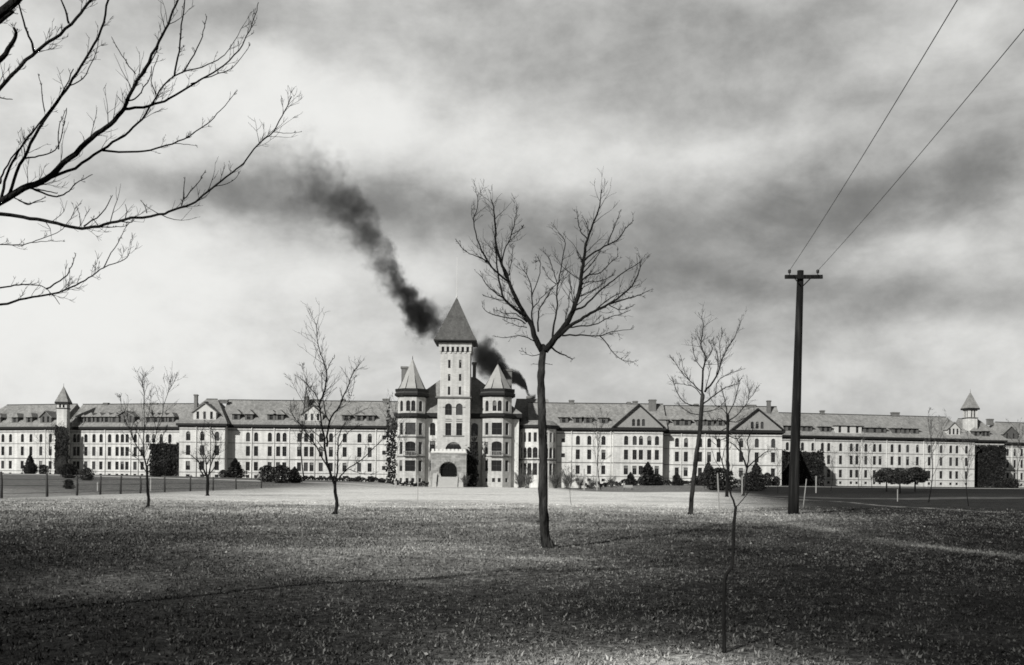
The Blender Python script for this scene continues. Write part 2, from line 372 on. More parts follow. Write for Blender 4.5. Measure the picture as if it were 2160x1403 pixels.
# ------------------------------------------------------------------ ward wings
ZB = 1.0; HE = 15.2; HC = 14.4; HR = 22.4
ROW1 = (10.4, 12.9); ROW2 = (6.4, 9.1); ROW3 = (2.35, 4.75)
class Wing:
    def __init__(s, label, pL, pR, pA, YA, alpha=0, depth=15, hl=0, hr=0, dz=0, name="hospital_wing", wall="wall", eave=HE, ridge=HR, frame_group="ward wings of the hospital"):
        s.al = R(alpha); s.A = Vector((X(pA, YA), YA, 0)); s.depth = depth; s.he = eave; s.hr_ = ridge; s.ov = .85
        s.k = (ridge - eave) / (depth / 2 + s.ov)
        sl = s._s(pL); s.O = s.A + Vector((math.cos(s.al), math.sin(s.al), 0)) * sl; s.O.z = ZB + dz
        s.sl = sl; s.W = s._s(pR) - sl
        s.t = thing(name, s.O, label, "building", frame_group, s.al)
        s.ops = []; s.front = MB(); s.mwall = M[wall]; s.hl = hl; s.hr = hr; s.corn = MB(); s.bands = MB(); s.pav = []
    def _s(s, px, py=950):
        u, _ = uv(px, py); return (u * s.A.y - s.A.x) / (math.cos(s.al) - u * math.sin(s.al))
    def S(s, px): return s._s(px) - s.sl
    def wins(s, pxs, rows=(1, 2, 3), w=1.12, base=False):
        for p in pxs: s.ops += s.mk(s.S(p), rows, w)
    def mk(s, c, rows, w=1.12):
        o = []
        for r in rows:
            a, b = (ROW1, ROW2, ROW3)[r - 1]; o.append((c - w / 2, c + w / 2, a, b, 1 if r == 1 else 0))
        if 3 in rows: o.append((c - w * .42, c + w * .42, .35, 1.15, 0))
        return o
    def pavilion(s, pL, pR, proj, pxs, apex, w=1.15, gable=True, wide=1.6):
        """projecting bay with a front gable"""
        a, b = s.S(pL), s.S(pR); ops = []
        for p in pxs: ops += s.mk(s.S(p) - a, (1, 2, 3), w)
        s.pav.append((a, b, proj))
        m = MB()
        wall_run(m, s.t, a, -proj, 0, b - a, -4, HC, ops)
        panel(m, b, -proj, math.pi / 2, proj, -4, HC, []); panel(m, a, 0, -math.pi / 2, proj, -4, HC, [])
        s.trim(a, b, -proj, True)
        c = (a + b) / 2; hw = (b - a) / 2
        if gable:
            zt = apex - .35
            g0 = -proj - .02
            rel = zt - HE
            ops2 = [(hw + q - .42, hw + q + .42, HE + .35, HE + 2.3, 1) for q in (-1.35, 0, 1.35)]
            gm = MB()
            gm.poly([(a, g0, HE), (c - 2.2, g0, HE), (c - 2.2, g0, HE + rel * (1 - 2.2 / hw))])
            gm.poly([(c + 2.2, g0, HE), (b, g0, HE), (c + 2.2, g0, HE + rel * (1 - 2.2 / hw))])
            zq = HE + rel * (1 - 2.2 / hw)
            oo = [(o[0] - hw + 2.2, o[1] - hw + 2.2, o[2], min(o[3], zq - .1), o[4]) for o in ops2]
            wall_run(gm, s.t, c - 2.2, g0, 0, 4.4, HE, zq, oo)
            gm.poly([(c - 2.2, g0, zq), (c + 2.2, g0, zq), (c, g0, zt)])
            rf = MB(); yb = s.depth / 2; ov = .7
            for sg in (-1, 1):
                e = hw + ov; ze = HE - .02; 
                p = [(c + sg * e, -proj - ov, ze), (c, -proj - ov, apex), (c, yb, apex), (c + sg * e, yb, ze)]
                q = [(t[0], t[1], t[2] - .3) for t in p]
                v = p + q; f = [(0, 1, 2, 3), (7, 6, 5, 4), (0, 4, 5, 1), (1, 5, 6, 2), (2, 6, 7, 3), (3, 7, 4, 0)]
                if sg < 0: f = [t[::-1] for t in f]
                rf.add(v, f)
            rf.build("gable_roof", M["slate"], s.t)
            tr = MB()
            for sg in (-1, 1):
                e = hw + ov + .05; y0, y1 = -proj - ov - .06, -proj - ov + .1
                p = [(c + sg * e, HE - .05), (c + sg * e, HE - .5), (c, apex - .42), (c, apex + .04)]
                v = [(t[0], y0, t[1]) for t in p] + [(t[0], y1, t[1]) for t in p]
                tr.add(v, [(0, 1, 2, 3), (7, 6, 5, 4), (0, 4, 5, 1), (1, 5, 6, 2), (2, 6, 7, 3), (3, 7, 4, 0)])
            tr.build("gable_trim", M["trim"], s.t)
            gm.build("gable_wall", M["gable"], s.t)
        m.build("pavilion_wall", s.mwall, s.t)
    def trim(s, a, b, d, sides=False):
        y = d
        s.corn.box(a - .7, b + .7, y - .8, y + .05, HC, HE - .19)
        s.corn.box(a - .35, b + .35, y - .35, y + .04, HC - .3, HC - .003)
        if sides:
            s.corn.box(b + .003, b + .7, y + .06, -.82, HC, HE - .19); s.corn.box(a - .7, a - .003, y + .06, -.82, HC, HE - .19)
        for z0, z1, p in ((13.35, 13.62, .05), (9.85, 10.0, .07), (5.42, 5.62, .1), (1.72, 1.84, .12)):
            s.bands.box(a - p, b + p, y - p, y - .004, z0, z1)
    def dormer(s, px, w=2.0, h=1.9, d=.45, wide=False, n=1, rise=1.25, mat="dormer", roof="slate"):
        c = s.S(px); z = s.he + (d + s.ov) * s.k - .15; zt = z + h
        yb = (zt - s.he) / s.k - s.ov; yr = (zt + rise - s.he) / s.k - s.ov
        w += .25; h += .25
        m = MB(); ww = .95; gap = w / n
        ops = [(gap * (i + .5) - ww / 2, gap * (i + .5) + ww / 2, z + .3, z + h - .12, 0) for i in range(n)]
        panel(m, c - w / 2, d, 0, w, z, zt, ops, 0, .2)
        for sg in (-1, 1):
            x = c + sg * w / 2; t = [(x, d, z), (x, yb, zt), (x, d, zt)]
            m.poly(t if sg < 0 else t[::-1])
        ob = m.build("dormer", M[mat], s.t)
        for o in ops: put_window(ob, c - w / 2, d, 0, o, d=.17)
        r = MB(); e = .5; ym = d + min(1.0, w * .35) if not wide else d + .4
        ze = zt; zr = zt + rise
        v = [(c - w / 2 - e, d - e, ze), (c + w / 2 + e, d - e, ze), (c + w / 2 + e, yb, ze), (c - w / 2 - e, yb, ze),
             (c - (0 if not wide else w / 2 - .7), ym, zr), (c + (0 if not wide else w / 2 - .7), ym, zr), (c + (0 if not wide else w / 2 - .7), yr, zr), (c - (0 if not wide else w / 2 - .7), yr, zr)]
        v += [(p[0], p[1], p[2] - .16) for p in v[:4]]
        f = [(0, 1, 5, 4), (1, 2, 6, 5), (3, 0, 4, 7), (4, 5, 6, 7), (8, 9, 1, 0), (9, 10, 2, 1), (11, 8, 0, 3), (11, 10, 9, 8)]
        r.add(v, f, 0); r.build("dormer_roof", M[roof], ob)
    def gdormer(s, px, w=4.2, h=2.3, rise=1.9, n=3, d=.35, mat="dormer"):
        c = s.S(px); z = s.he + (d + s.ov) * s.k - .2; zt = z + h; za = zt + rise
        yr = (za - s.he) / s.k - s.ov; ye = (zt - s.he) / s.k - s.ov
        m = MB(); gap = (w - .6) / n
        ops = [(.3 + gap * (i + .5) - .36, .3 + gap * (i + .5) + .36, z + .35, z + h - .1, 0) for i in range(n)]
        panel(m, c - w / 2, d, 0, w, z, zt, ops, 0, .2)
        m.poly([(c - w / 2, d, zt), (c + w / 2, d, zt), (c, d, za)])
        for sg in (-1, 1):
            t = [(c + sg * w / 2, d, z), (c + sg * w / 2, ye, zt), (c + sg * w / 2, d, zt)]; m.poly(t if sg < 0 else t[::-1])
        ob = m.build("dormer", M[mat], s.t)
        for o in ops: put_window(ob, c - w / 2, d, 0, o, d=.17)
        r = MB(); e = .45; kk = rise / (w / 2)
        for sg in (-1, 1):
            p = [(c + sg * (w / 2 + e), d - e, zt - e * kk), (c, d - e, za + .05), (c, yr, za + .05), (c + sg * (w / 2 + e), ye, zt - e * kk)]
            v = p + [(t[0], t[1], t[2] - .2) for t in p]; f = [(0, 1, 2, 3), (7, 6, 5, 4), (0, 4, 5, 1), (1, 5, 6, 2), (2, 6, 7, 3), (3, 7, 4, 0)]
            r.add(v, f if sg > 0 else [q[::-1] for q in f])
        r.build("dormer_roof", M["slate"], ob)
    def chimney(s, px, py_top, w=1.1, d=None, h=None):
        d = s.depth / 2 if d is None else d; c = s.S(px)
        wp = s.t.matrix_basis @ Vector((c, d, 0)); zt = Z(py_top, wp.y, px) - s.O.z
        zb = s.he + (min(d, s.depth - d) + s.ov) * s.k - 1.2
        m = MB(); m.box(c - w / 2, c + w / 2, d - .5, d + .5, zb, zt - .35)
        m.box(c - w / 2 - .14, c + w / 2 + .14, d - .64, d + .64, zt - .35, zt - .12); m.box(c - w / 2 - .04, c + w / 2 + .04, d - .54, d + .54, zt - .118, zt)
        m.build("chimney", M["chim"], s.roof)
    def finish_roof(s, roof="slate"):
        m = MB(); roof_mesh(m, 0, s.W, 0, s.depth, s.he, s.hr_, s.hl, s.hr)
        s.roof = m.build("roof", M[roof], s.t)
        rc = MB(); a = -s.ov + (s.hl or 0); b = s.W + s.ov - (s.hr or 0); ym = s.depth / 2
        rc.box(a, b, ym - .16, ym + .16, s.hr_ - .12, s.hr_ + .1); rc.build("ridge_cap", M["trim"], s.roof)
    def finish(s, pilasters=()):
        m = MB(); segs = sorted(s.pav); cur = 0; runs = []
        for a, b, p in segs:
            if a > cur + .05: runs.append((cur, a))
            cur = max(cur, b)
        if cur < s.W - .05: runs.append((cur, s.W))
        for a, b in runs:
            ops = [(o[0] - a, o[1] - a, o[2], o[3], o[4]) for o in s.ops if o[0] > a and o[1] < b]
            wall_run(m, s.t, a, 0, 0, b - a, -4, HC, ops)
            s.trim(a, b, 0)
        panel(m, s.W, 0, math.pi / 2, s.depth, -4, s.he, []); panel(m, s.W, s.depth, math.pi, s.W, -4, s.he, []); panel(m, 0, s.depth, -math.pi / 2, s.depth, -4, s.he, [])
        for x, ss in ((s.W, 1), (0, -1)):
            if not (s.hr if ss > 0 else s.hl):
                t = [(x, 0, s.he - .2), (x, s.depth, s.he - .2), (x, s.depth / 2, s.hr_ - .5)]; m.poly(t if ss > 0 else t[::-1])
        s.corn.box(s.W + .003, s.W + .75, .06, s.depth, HC, HE - .19); s.corn.box(-.75, -.003, .06, s.depth, HC, HE - .19)
        m.build("wall", s.mwall, s.t); s.corn.build("cornice", M["trim"], s.t); s.bands.build("string_course", M["band"], s.t)
        for p in pilasters:
            c = s.S(p); q = MB(); q.tube([(c, -.16, 14.2), (c, -.16, -1)], [.09, .09], 8); q.box(c - .16, c + .16, -.3, -.06, 13.9, 14.3)
            q.build("downpipe", M["sill"], s.t)

def ivy_on(parent, x0, x1, y, z0, z1, n, edge=.7, seed=1, name="ivy", depth=.5, size=(.25, .55)):
    r = random.Random(seed); m = MB()
    for _ in range(n):
        z = z0 + (z1 - z0) * r.random() ** .9; wv = .5 * math.sin(z * 1.3 + seed) + .35 * math.sin(z * 3.1 + seed * 2); x = r.uniform(x0 - .25 - .35 * max(0, wv), x1 + .25 + .6 * max(0, -wv)); z += (r.random() ** 2) * edge * (1 + math.sin(x * 1.1 + seed) + .6 * math.sin(x * 2.7))
        d = y - r.random() * depth; q = Quaternion((r.uniform(-.6, .6), r.uniform(-1, 1), r.uniform(-1, 1)), r.uniform(0, 1.5))
        sz = r.uniform(*size); P = Vector((x, d, z))
        m.add([P + q @ Vector(t) * sz for t in ((-.5, 0, -.5), (.5, 0, -.4), (.4, 0, .5), (-.5, 0, .4))], [(0, 1, 2, 3)])
    return m.build(name, M["ivy"], parent)

# --- left side, from the frame edge inwards
A = Wing("far left ward wing with a hipped roof, pale and half hidden by the frame edge", -60, 120, 120, 294, -16, hl=7, hr=0)
A.wins((-40, -12, 6, 22, 47, 65, 86, 106)); A.finish_roof(); A.finish((96,)); A.gdormer(94, 4, 2.2, 1.6, 2); A.dormer(58); A.dormer(28); A.dormer(-8)
tw = thing("square_tower", (X(133, 291), 291, ZB), "small square tower with a slim spire and ivy on its lower half", "tower", None, R(6))
def small_tower(t, hw, z0, z1, zs, ze, zap, ivy):
    m = MB()
    ops = [(hw - .8, hw - .2, zs + .2, ze - .2, 1), (hw + .2, hw + .8, zs + .2, ze - .2, 1)]
    for k, (ox, oy, ya) in enumerate(((-hw, -hw, 0), (hw, -hw, math.pi / 2), (hw, hw, math.pi), (-hw, hw, -math.pi / 2))):
        panel(m, ox, oy, ya, 2 * hw, z0, zs - .12, [])
        wall_run(m, t, ox, oy, ya, 2 * hw, zs + .12, ze, ops if k < 2 or k == 3 else [])
    m.build("wall", M["wall"], t)
    c = MB(); c.box(-hw - .18, hw + .18, -hw - .18, hw + .18, zs - .12, zs + .12); c.build("string_course", M["trim"], t); c = MB(); c.box(-hw - .5, hw + .5, -hw - .5, hw + .5, ze, ze + .55); c.build("cornice", M["trim"], t)
    r = MB(); e = hw + .45; z = ze + .56
    rg = lambda q, zz: [(-q, -q, zz), (q, -q, zz), (q, q, zz), (-q, q, zz)]
    r.rings([rg(e, z), rg(e - .02, z + .12), rg(e * .7, z + (zap - z) * .3), rg(.04, zap)]); r.build("spire", M["slate"], t)
    f = MB(); f.tube([(0, 0, zap - .1), (0, 0, zap + .9)], [.07, .03], 6); f.build("finial", M["iron"], t)
zz = lambda py, Y, px: Z(py, Y, px) - ZB
small_tower(tw, 1.4, -4, 0, zz(862, 291, 133), zz(852.5, 291, 133), zz(815, 291, 135), True)
ivy_on(tw, -1.4, 1.7, -1.43, 0, zz(903, 291, 133), 2600, .4, 3)

B = Wing("left ward wing with a long dark dormer row, right of the small spired tower", 146, 384, 345, 288, -12, hl=0)
B.wins((157, 164.5, 181, 198, 213, 231, 247, 258, 268, 285)); B.wins((311, 324, 340, 358), (1,)); B.wins((300,), (2, 3))
B.finish_roof(); B.finish((222, 276, 292))
for p in (168, 186, 204, 222, 238): B.dormer(p, 2.1, 2.0)
B.gdormer(262, 6, 2.3, 1.5, 3); 
for p in (311, 326, 341, 357): B.dormer(p, 1.9, 1.9)
B.chimney(191, 849.5, 1.5); B.chimney(293, 850, 2.6)
C = Wing("white left pavilion with a hipped roof and a tall thin chimney", 378, 474, 430, 268, 0, depth=17, hl=5.5, hr=5.5, name="hospital_pavilion", frame_group="pavilions of the hospital")
C.wins((396.7, 426.5, 457.5), w=1.2); C.finish_roof(); C.finish((414, 443)); C.gdormer(430, 6.2, 2.5, 2.3, 3, mat="pale_board"); C.chimney(402, 832, .85, 4.2)
C.chimney(452, 843, 2.2)
D = Wing("long left inner ward wing between the white pavilion and the central block", 470, 838, 640, 271, 0, hl=0, hr=0)
D.wins((523, 540, 569, 586.7, 600, 631, 645.5, 657.5, 677, 698, 727, 758, 780)); D.ops += [o for p in (810,) for a in (11.3, 7.1, 2.9) for o in [(D.S(p) - .5, D.S(p) + .5, a, a + 1.1, 0)]]
D.finish_roof(); D.finish((531, 578.5, 610, 664, 706, 793))
for p in (496, 523, 570.5, 588, 729, 756, 780): D.dormer(p, 1.9, 1.9)
D.gdormer(657, 5.6, 2.3, 2.2, 3, mat="pale_board")
D.chimney(637, 836, 1.1, 5.2); D.chimney(654, 842, 3.0); D.chimney(713, 842, 1.0); D.chimney(806, 841, 1.8)

# ivy-clad link blocks
def link_block(pL, pR, Y, ztop_py, label, depth, yaw=0, seed=1):
    x0, x1 = X(pL, Y), X(pR, Y); zb = gz((x0 + x1) / 2, Y) - .1; t = thing("ivy_or_shade_link", (x0, Y, zb), label, "building", "ivy covered links", R(yaw))
    h = Z(ztop_py, Y, (pL + pR) / 2) - zb; w = (x1 - x0) / math.cos(R(yaw)); m = MB()
    wall_run(m, t, 0, 0, 0, w, -3, h - .3, [(w * .3, w * .3 + 1.1, 2, 4, 0), (w * .65, w * .65 + 1.1, 2, 4, 0)])
    m.box(0, w, .6, depth, -3, h - .32); panel(m, w, 0, math.pi / 2, .6, -3, h - .3, []); panel(m, 0, .6, -math.pi / 2, .6, -3, h - .3, [])
    m.build("wall", M["stone"], t)
    r = MB(); r.box(-.15, w + .15, -.15, depth, h - .29, h - .05); r.build("flat_roof", M["slate_dark"], t)
    ivy_on(t, 0, w, -.02, 0, h - .2, int(w * h * 26), .55, seed, depth=.7)
    iv = MB(); return t
link_block(320, 379, 279, 936, "dark ivy covered link block in front of the left ward wing, beside the white pavilion", 8, 0, 4)

# --- right side
G = Wing("right inner ward wing with a broad dark gable, next to the round porch", 1120, 1400, 1250, 270, 0)
G.wins((1219, 1243, 1273)); G.ops += [(G.S(1188) - .5, G.S(1188) + .5, a, a + 1.1, 0) for a in (11.0, 6.9)]
G.pavilion(1293, 1395, 2.4, (1318.5, 1336.5, 1349.5, 1367, 1383), 21.6)
G.finish_roof(); G.finish((1205, 1259, 1288)); [G.dormer(p, 2.0, 1.9) for p in (1189, 1218, 1240, 1273)]
G.chimney(1208, 844, 1.4); G.chimney(1332, 848, 1.0); G.chimney(1346, 846, 1.3); G.chimney(1381, 843, 2.0, 5.4)
Hh = Wing("right ward wing with a gabled pavilion behind thin bare trees, left of the utility pole", 1396, 1646, 1500, 271.2, 0, dz=-.3)
Hh.wins((1428, 1447, 1477, 1496, 1516))
Hh.pavilion(1541, 1645, 2.0, (1560, 1592.6, 1627), 21.2)
Hh.finish_roof(); Hh.finish((1437, 1487)); [Hh.dormer(p, 2.0, 1.9) for p in (1401, 1430, 1448, 1478, 1497, 1520)]
Hh.chimney(1596.5, 854, 2.8); Hh.chimney(1631.5, 845, 1.0, 5.5); Hh.chimney(1478, 852, 1.2)
J = Wing("long right outer ward wing with grouped dormers and a white attic bay", 1636, 2056, 1691, 300, 12, hl=0, hr=6)
J.wins((1748.4, 1773.5, 1796, 1808, 1827, 1845, 1857, 1882, 1898, 1915, 1935.5, 1960.6, 1985.7, 2006, 2019, 2039)); J.wins((1661, 1693, 1715, 1735), (1,))
J.finish_roof(); J.finish((1717, 1817, 1870, 1948, 1972))
for p in (1661, 1703, 1743): J.dormer(p, 3.2, 1.9, n=2, wide=True)
for p in (1831, 1847, 1863): J.dormer(p, 2.3, 1.9)
for p in (1892, 1911, 1931): J.dormer(p, 2.5, 1.9)
J.dormer(1790, 8.6, 2.6, .1, True, 3, .8, "pale_board"); J.gdormer(2013, 4.6, 2.3, 2.0, 3, mat="pale_board")
J.chimney(1917, 870, 2.6); J.chimney(1760, 866, 1.2)
tr_ = thing("square_tower", (X(2045.5, 321), 321, ZB), "small square tower with a pyramid roof rising over the far right end of the hospital", "tower", None, R(12))
small_tower(tr_, 1.55, 10, 0, zz(882, 321, 2045), zz(865, 321, 2045), zz(827, 321, 2045), False)
K = Wing("end block at the right end of the outer wing, dark with ivy added as shade", 2056, 2118, 2056, 318, 8, depth=16, hl=0, hr=5)
K.wins((2070, 2086, 2102), (2, 3)); K.finish_roof(); K.finish(); K.dormer(2081, 2.6, 2.0, n=2); K.dormer(2060, 2.2, 1.9)
ivy_on(K.t, .1, K.W - .05, -.05, 0, 13.2, 5200, .2, 9, depth=.6)  # leaves added over this end wall in place of its shade
L = Wing("far right ward wing with a dark triangular gable, cut by the frame edge", 2112, 2300, 2118, 333, 16, hl=5)
L.wins((2126, 2141, 2156, 2172, 2190, 2210, 2240), w=1.1); L.finish_roof(); L.finish((2134,)); L.gdormer(2133, 6, 2.2, 2.4, 2); L.chimney(2122, 884, 2.2)
link_block(1648, 1738, 291, 953, "link block with black ivy added as wall shade, behind the utility pole, right of the gabled pavilion", 9, 6, 8)  # ivy here is added to stand in for shade on the walls

# ------------------------------------------------------------------ central block
CZ = -.6
cb = thing("hospital_main_block", (X(960, 262), 262, CZ), "central entrance block with a tall pyramid-roofed tower between two turrets and an arched porch", "building")
cO = Vector(cb.location)
def lx(px, Y, py=940): return X(px, Y, py) - cO.x
def lz(py, Y, px=960): return Z(py, Y, px) - CZ
def ly(Y): return Y - cO.y
def op(pa, pb, pya, pyb, Y, x0, arch=0, px=None):
    px = px or (pa + pb) / 2; return (lx(pa, Y) - x0, lx(pb, Y) - x0, lz(pyb, Y, px), lz(pya, Y, px), arch)
# tower, lower stage and upper stage
YT = 257.5
m = MB(); x0, x1 = lx(922, YT), lx(990.5, YT); zs = lz(839.5, YT); dT = x1 - x0
o1 = [op(938, 952.5, 851, 875.5, YT, x0, 1), op(961, 975, 851, 875.5, YT, x0, 1), op(939, 951.5, 892.5, 918.5, YT, x0), op(962, 974.5, 892.5, 918.5, YT, x0), op(939, 974, 932.5, 948, YT, x0, 1)]
oporch = op(930, 963, 978, 1004, YT, x0)
wall_run(m, cb, x0, ly(YT), 0, dT, -3, zs, o1 + [oporch])
panel(m, x1, ly(YT), math.pi / 2, dT, -3, zs, []); panel(m, x1, ly(YT) + dT, math.pi, dT, -3, zs, []); panel(m, x0, ly(YT) + dT, -math.pi / 2, dT, -3, zs, [])
u0, u1 = lx(928.8, YT + .4, 780), lx(991.5, YT + .4, 780); zu = lz(745.5, YT + .4, 962); zt = lz(723.5, YT + .4, 962); dU = u1 - u0; yU = ly(YT) + .4
o2 = []
for pa, pb in ((943.5, 948.5), (966.5, 971.5)):
    for ya, yb in ((759, 776.5), (789, 803.5), (815.5, 833)): o2.append(op(pa, pb, ya, yb, YT + .4, u0))
wall_run(m, cb, u0, yU, 0, dU, zs + .35, zt, o2)
slits = [(dU * f - .35, dU * f + .35, z, z + 2.2, 0) for f in (.32, .68) for z in (zs + 2, zs + 5.3, zs + 9)]
wall_run(m, cb, u1, yU, math.pi / 2, dU, zs + .35, zt, slits); panel(m, u1, yU + dU, math.pi, dU, zs + .35, zt, []); wall_run(m, cb, u0, yU + dU, -math.pi / 2, dU, zs + .35, zt, slits)
m.build("tower_wall", M["tower"], cb)
# tower corbel gallery: pale piers, dark gaps between
g = MB(); gp = .42
n = 6
zc0, zc1 = lz(745, YT, 962), lz(731.5, YT, 962)
gap = dU / n
for i in range(n + 1):
    xx = u0 + i * gap; xa, xb = max(xx - .3, u0 - .3), min(xx + .3, u1 + .3)
    g.box(xa, xb, yU - gp, yU - .004, zc0 + .5, zc1); g.box(xa + .08, xb - .08, yU - gp * .5, yU - .006, zc0, zc0 + .498)
g.box(u0 - .42, u1 + .42, yU - gp - .03, yU - .006, zc1 + .002, zt)
for i in range(n + 1):
    yy = yU + i * gap; g.box(u1 + .004, u1 + gp, max(yy - .3, yU), yy + .3, zc0 + .5, zc1)
g.box(u1 + .004, u1 + .42, yU, yU + dU, zc1 + .002, zt)
g.build("corbel_gallery", M["tower"], cb)
cav = MB(); 
for i in range(n): cav.box(u0 + i * gap + .32, u0 + (i + 1) * gap - .32, yU - .05, yU - .008, zc0 + .35, zc1 - .003)
cav.build("corbel_recess", M["glass"], cb)
def trim_bit(nm, *bx_): q = MB(); q.box(*bx_); q.build(nm, M["band"], cb)
trim_bit("string_course", x0 - .55, x1 + .35, ly(YT) - .5, ly(YT) + dT + .3, zs + .003, zs + .345)
for pa, pb_2, py in ((939, 951.5, 884.5), (962, 974.5, 884.5), (938.5, 952.5, 888.5), (961.5, 975, 888.5)): trim_bit("window_hood", lx(pa, YT), lx(pb_2, YT), ly(YT) - .1, ly(YT) - .004, lz(py + .7, YT), lz(py - .7, YT))
trim_bit("sill_course", lx(934, YT), lx(979, YT), ly(YT) - .12, ly(YT) - .004, lz(921, YT), lz(919, YT))
for pa, pb_2 in ((933, 938), (952.8, 960.8), (975.4, 981)): trim_bit("impost_band", lx(pa, YT), lx(pb_2, YT), ly(YT) - .1, ly(YT) - .004, lz(860, YT), lz(858.6, YT))
# tower roof
cx, cy = (u0 + u1) / 2, yU + dU / 2
hw = (lx(1006, YT + 4, 718) - lx(914, YT + 4, 718)) / 2 - .2
rg = lambda q, zq: [(cx - q, cy - q, zq), (cx + q, cy - q, zq), (cx + q, cy + q, zq), (cx - q, cy + q, zq)]
r = MB(); ztr = lz(719, YT, 962); zap = lz(629, YT + 4, 962)
r.rings([rg(dU / 2 + .1, zt + .002), rg(dU / 2 + .75, zt + .35), rg(hw - .05, ztr - .25), rg(hw, ztr + .1)], 1)
r.rings([rg(hw + .02, ztr + .102), rg(hw * .86, ztr + 1.5), rg(.16, zap)], 0)
tr2 = r.build("tower_roof", [M["slate_dark"], M["trim"]], cb)
fp = MB(); ztp = lz(541, YT + 4, 962); fp.tube([(cx, cy, zap - .1), (cx, cy, zap + .5), (cx, cy, ztp)], [.1, .07, .035], 6)
fp.tube([(cx, cy, zap + .2), (cx, cy, zap + .35), (cx, cy, zap + .5), (cx, cy, zap + .7)], [.05, .24, .24, .05], 8); fp.build("flagpole", M["sill"], tr2)
# main body behind
YM = 263.0; m = MB(); bx0, bx1 = lx(838, YM), lx(1094, YM); ze = lz(880, YM, 960); yM = ly(YM); bd = 22
ops = []
for pa, pb in ((906.5, 918), (993.5, 1008)):
    ops += [op(pa, pb, 892, 919, YM, bx0, 1, 960), op(pa, pb, 931, 955, YM, bx0, 0, 960), op(pa, pb, 972, 994, YM, bx0, 0, 960)]
wall_run(m, cb, bx0, yM, 0, bx1 - bx0, -3, ze, ops)
sops = [(s_ - .6, s_ + .6, a, b, 0) for s_ in (4, 8, 12, 17) for a, b in ((lz(918, YM), lz(893, YM)), (lz(957, YM), lz(933, YM)), (lz(994, YM), lz(972, YM)))]
wall_run(m, cb, bx1, yM, math.pi / 2, bd, -3, ze, sops); panel(m, bx1, yM + bd, math.pi, bx1 - bx0, -3, ze, []); wall_run(m, cb, bx0, yM + bd, -math.pi / 2, bd, -3, ze, sops)
m.build("wall", M["wall"], cb)
c = MB(); c.box(bx0 - .8, bx1 + .8, yM - .8, yM + bd + .8, ze, lz(872.5, YM)); c.box(bx0 - .3, bx1 + .3, yM - .3, yM - .004, ze - .4, ze - .003); c.build("cornice", M["trim"], cb)
r = MB(); zr = lz(796, YM + 11, 960); e0 = lz(872, YM)
a, b, c0, d0 = bx0 - .9, bx1 + .9, yM - .9, yM + bd + .9; ym = (c0 + d0) / 2
rl, rr_ = lx(938, YM + 11, 800), lx(1003, YM + 11, 800)
r.add([(a, c0, e0), (b, c0, e0), (b, d0, e0), (a, d0, e0), (rl, ym - 1.2, zr), (rr_, ym - 1.2, zr), (rr_, ym + 1.2, zr), (rl, ym + 1.2, zr)], [(0, 1, 5, 4), (1, 2, 6, 5), (2, 3, 7, 6), (3, 0, 4, 7), (4, 5, 6, 7), (3, 2, 1, 0)])
mroof = r.build("roof", M["slate"], cb)
for pa, pb, pt, Yc, pyb in ((846, 860, 773, 270, 825), (1062.5, 1080.5, 778.5, 270, 830), (996, 1004.5, 764, 272, 800)):
    q = MB(); xa, xb = lx(pa, Yc, 790), lx(pb, Yc, 790); zt_ = lz(pt, Yc, (pa + pb) / 2); q.box(xa + .1, xb - .1, ly(Yc), ly(Yc) + 1.6, lz(pyb + 20, Yc), zt_ - .6); q.box(xa - .12, xb + .12, ly(Yc) - .22, ly(Yc) + 1.82, zt_ - .6, zt_); q.build("chimney", M["chim"], mroof)
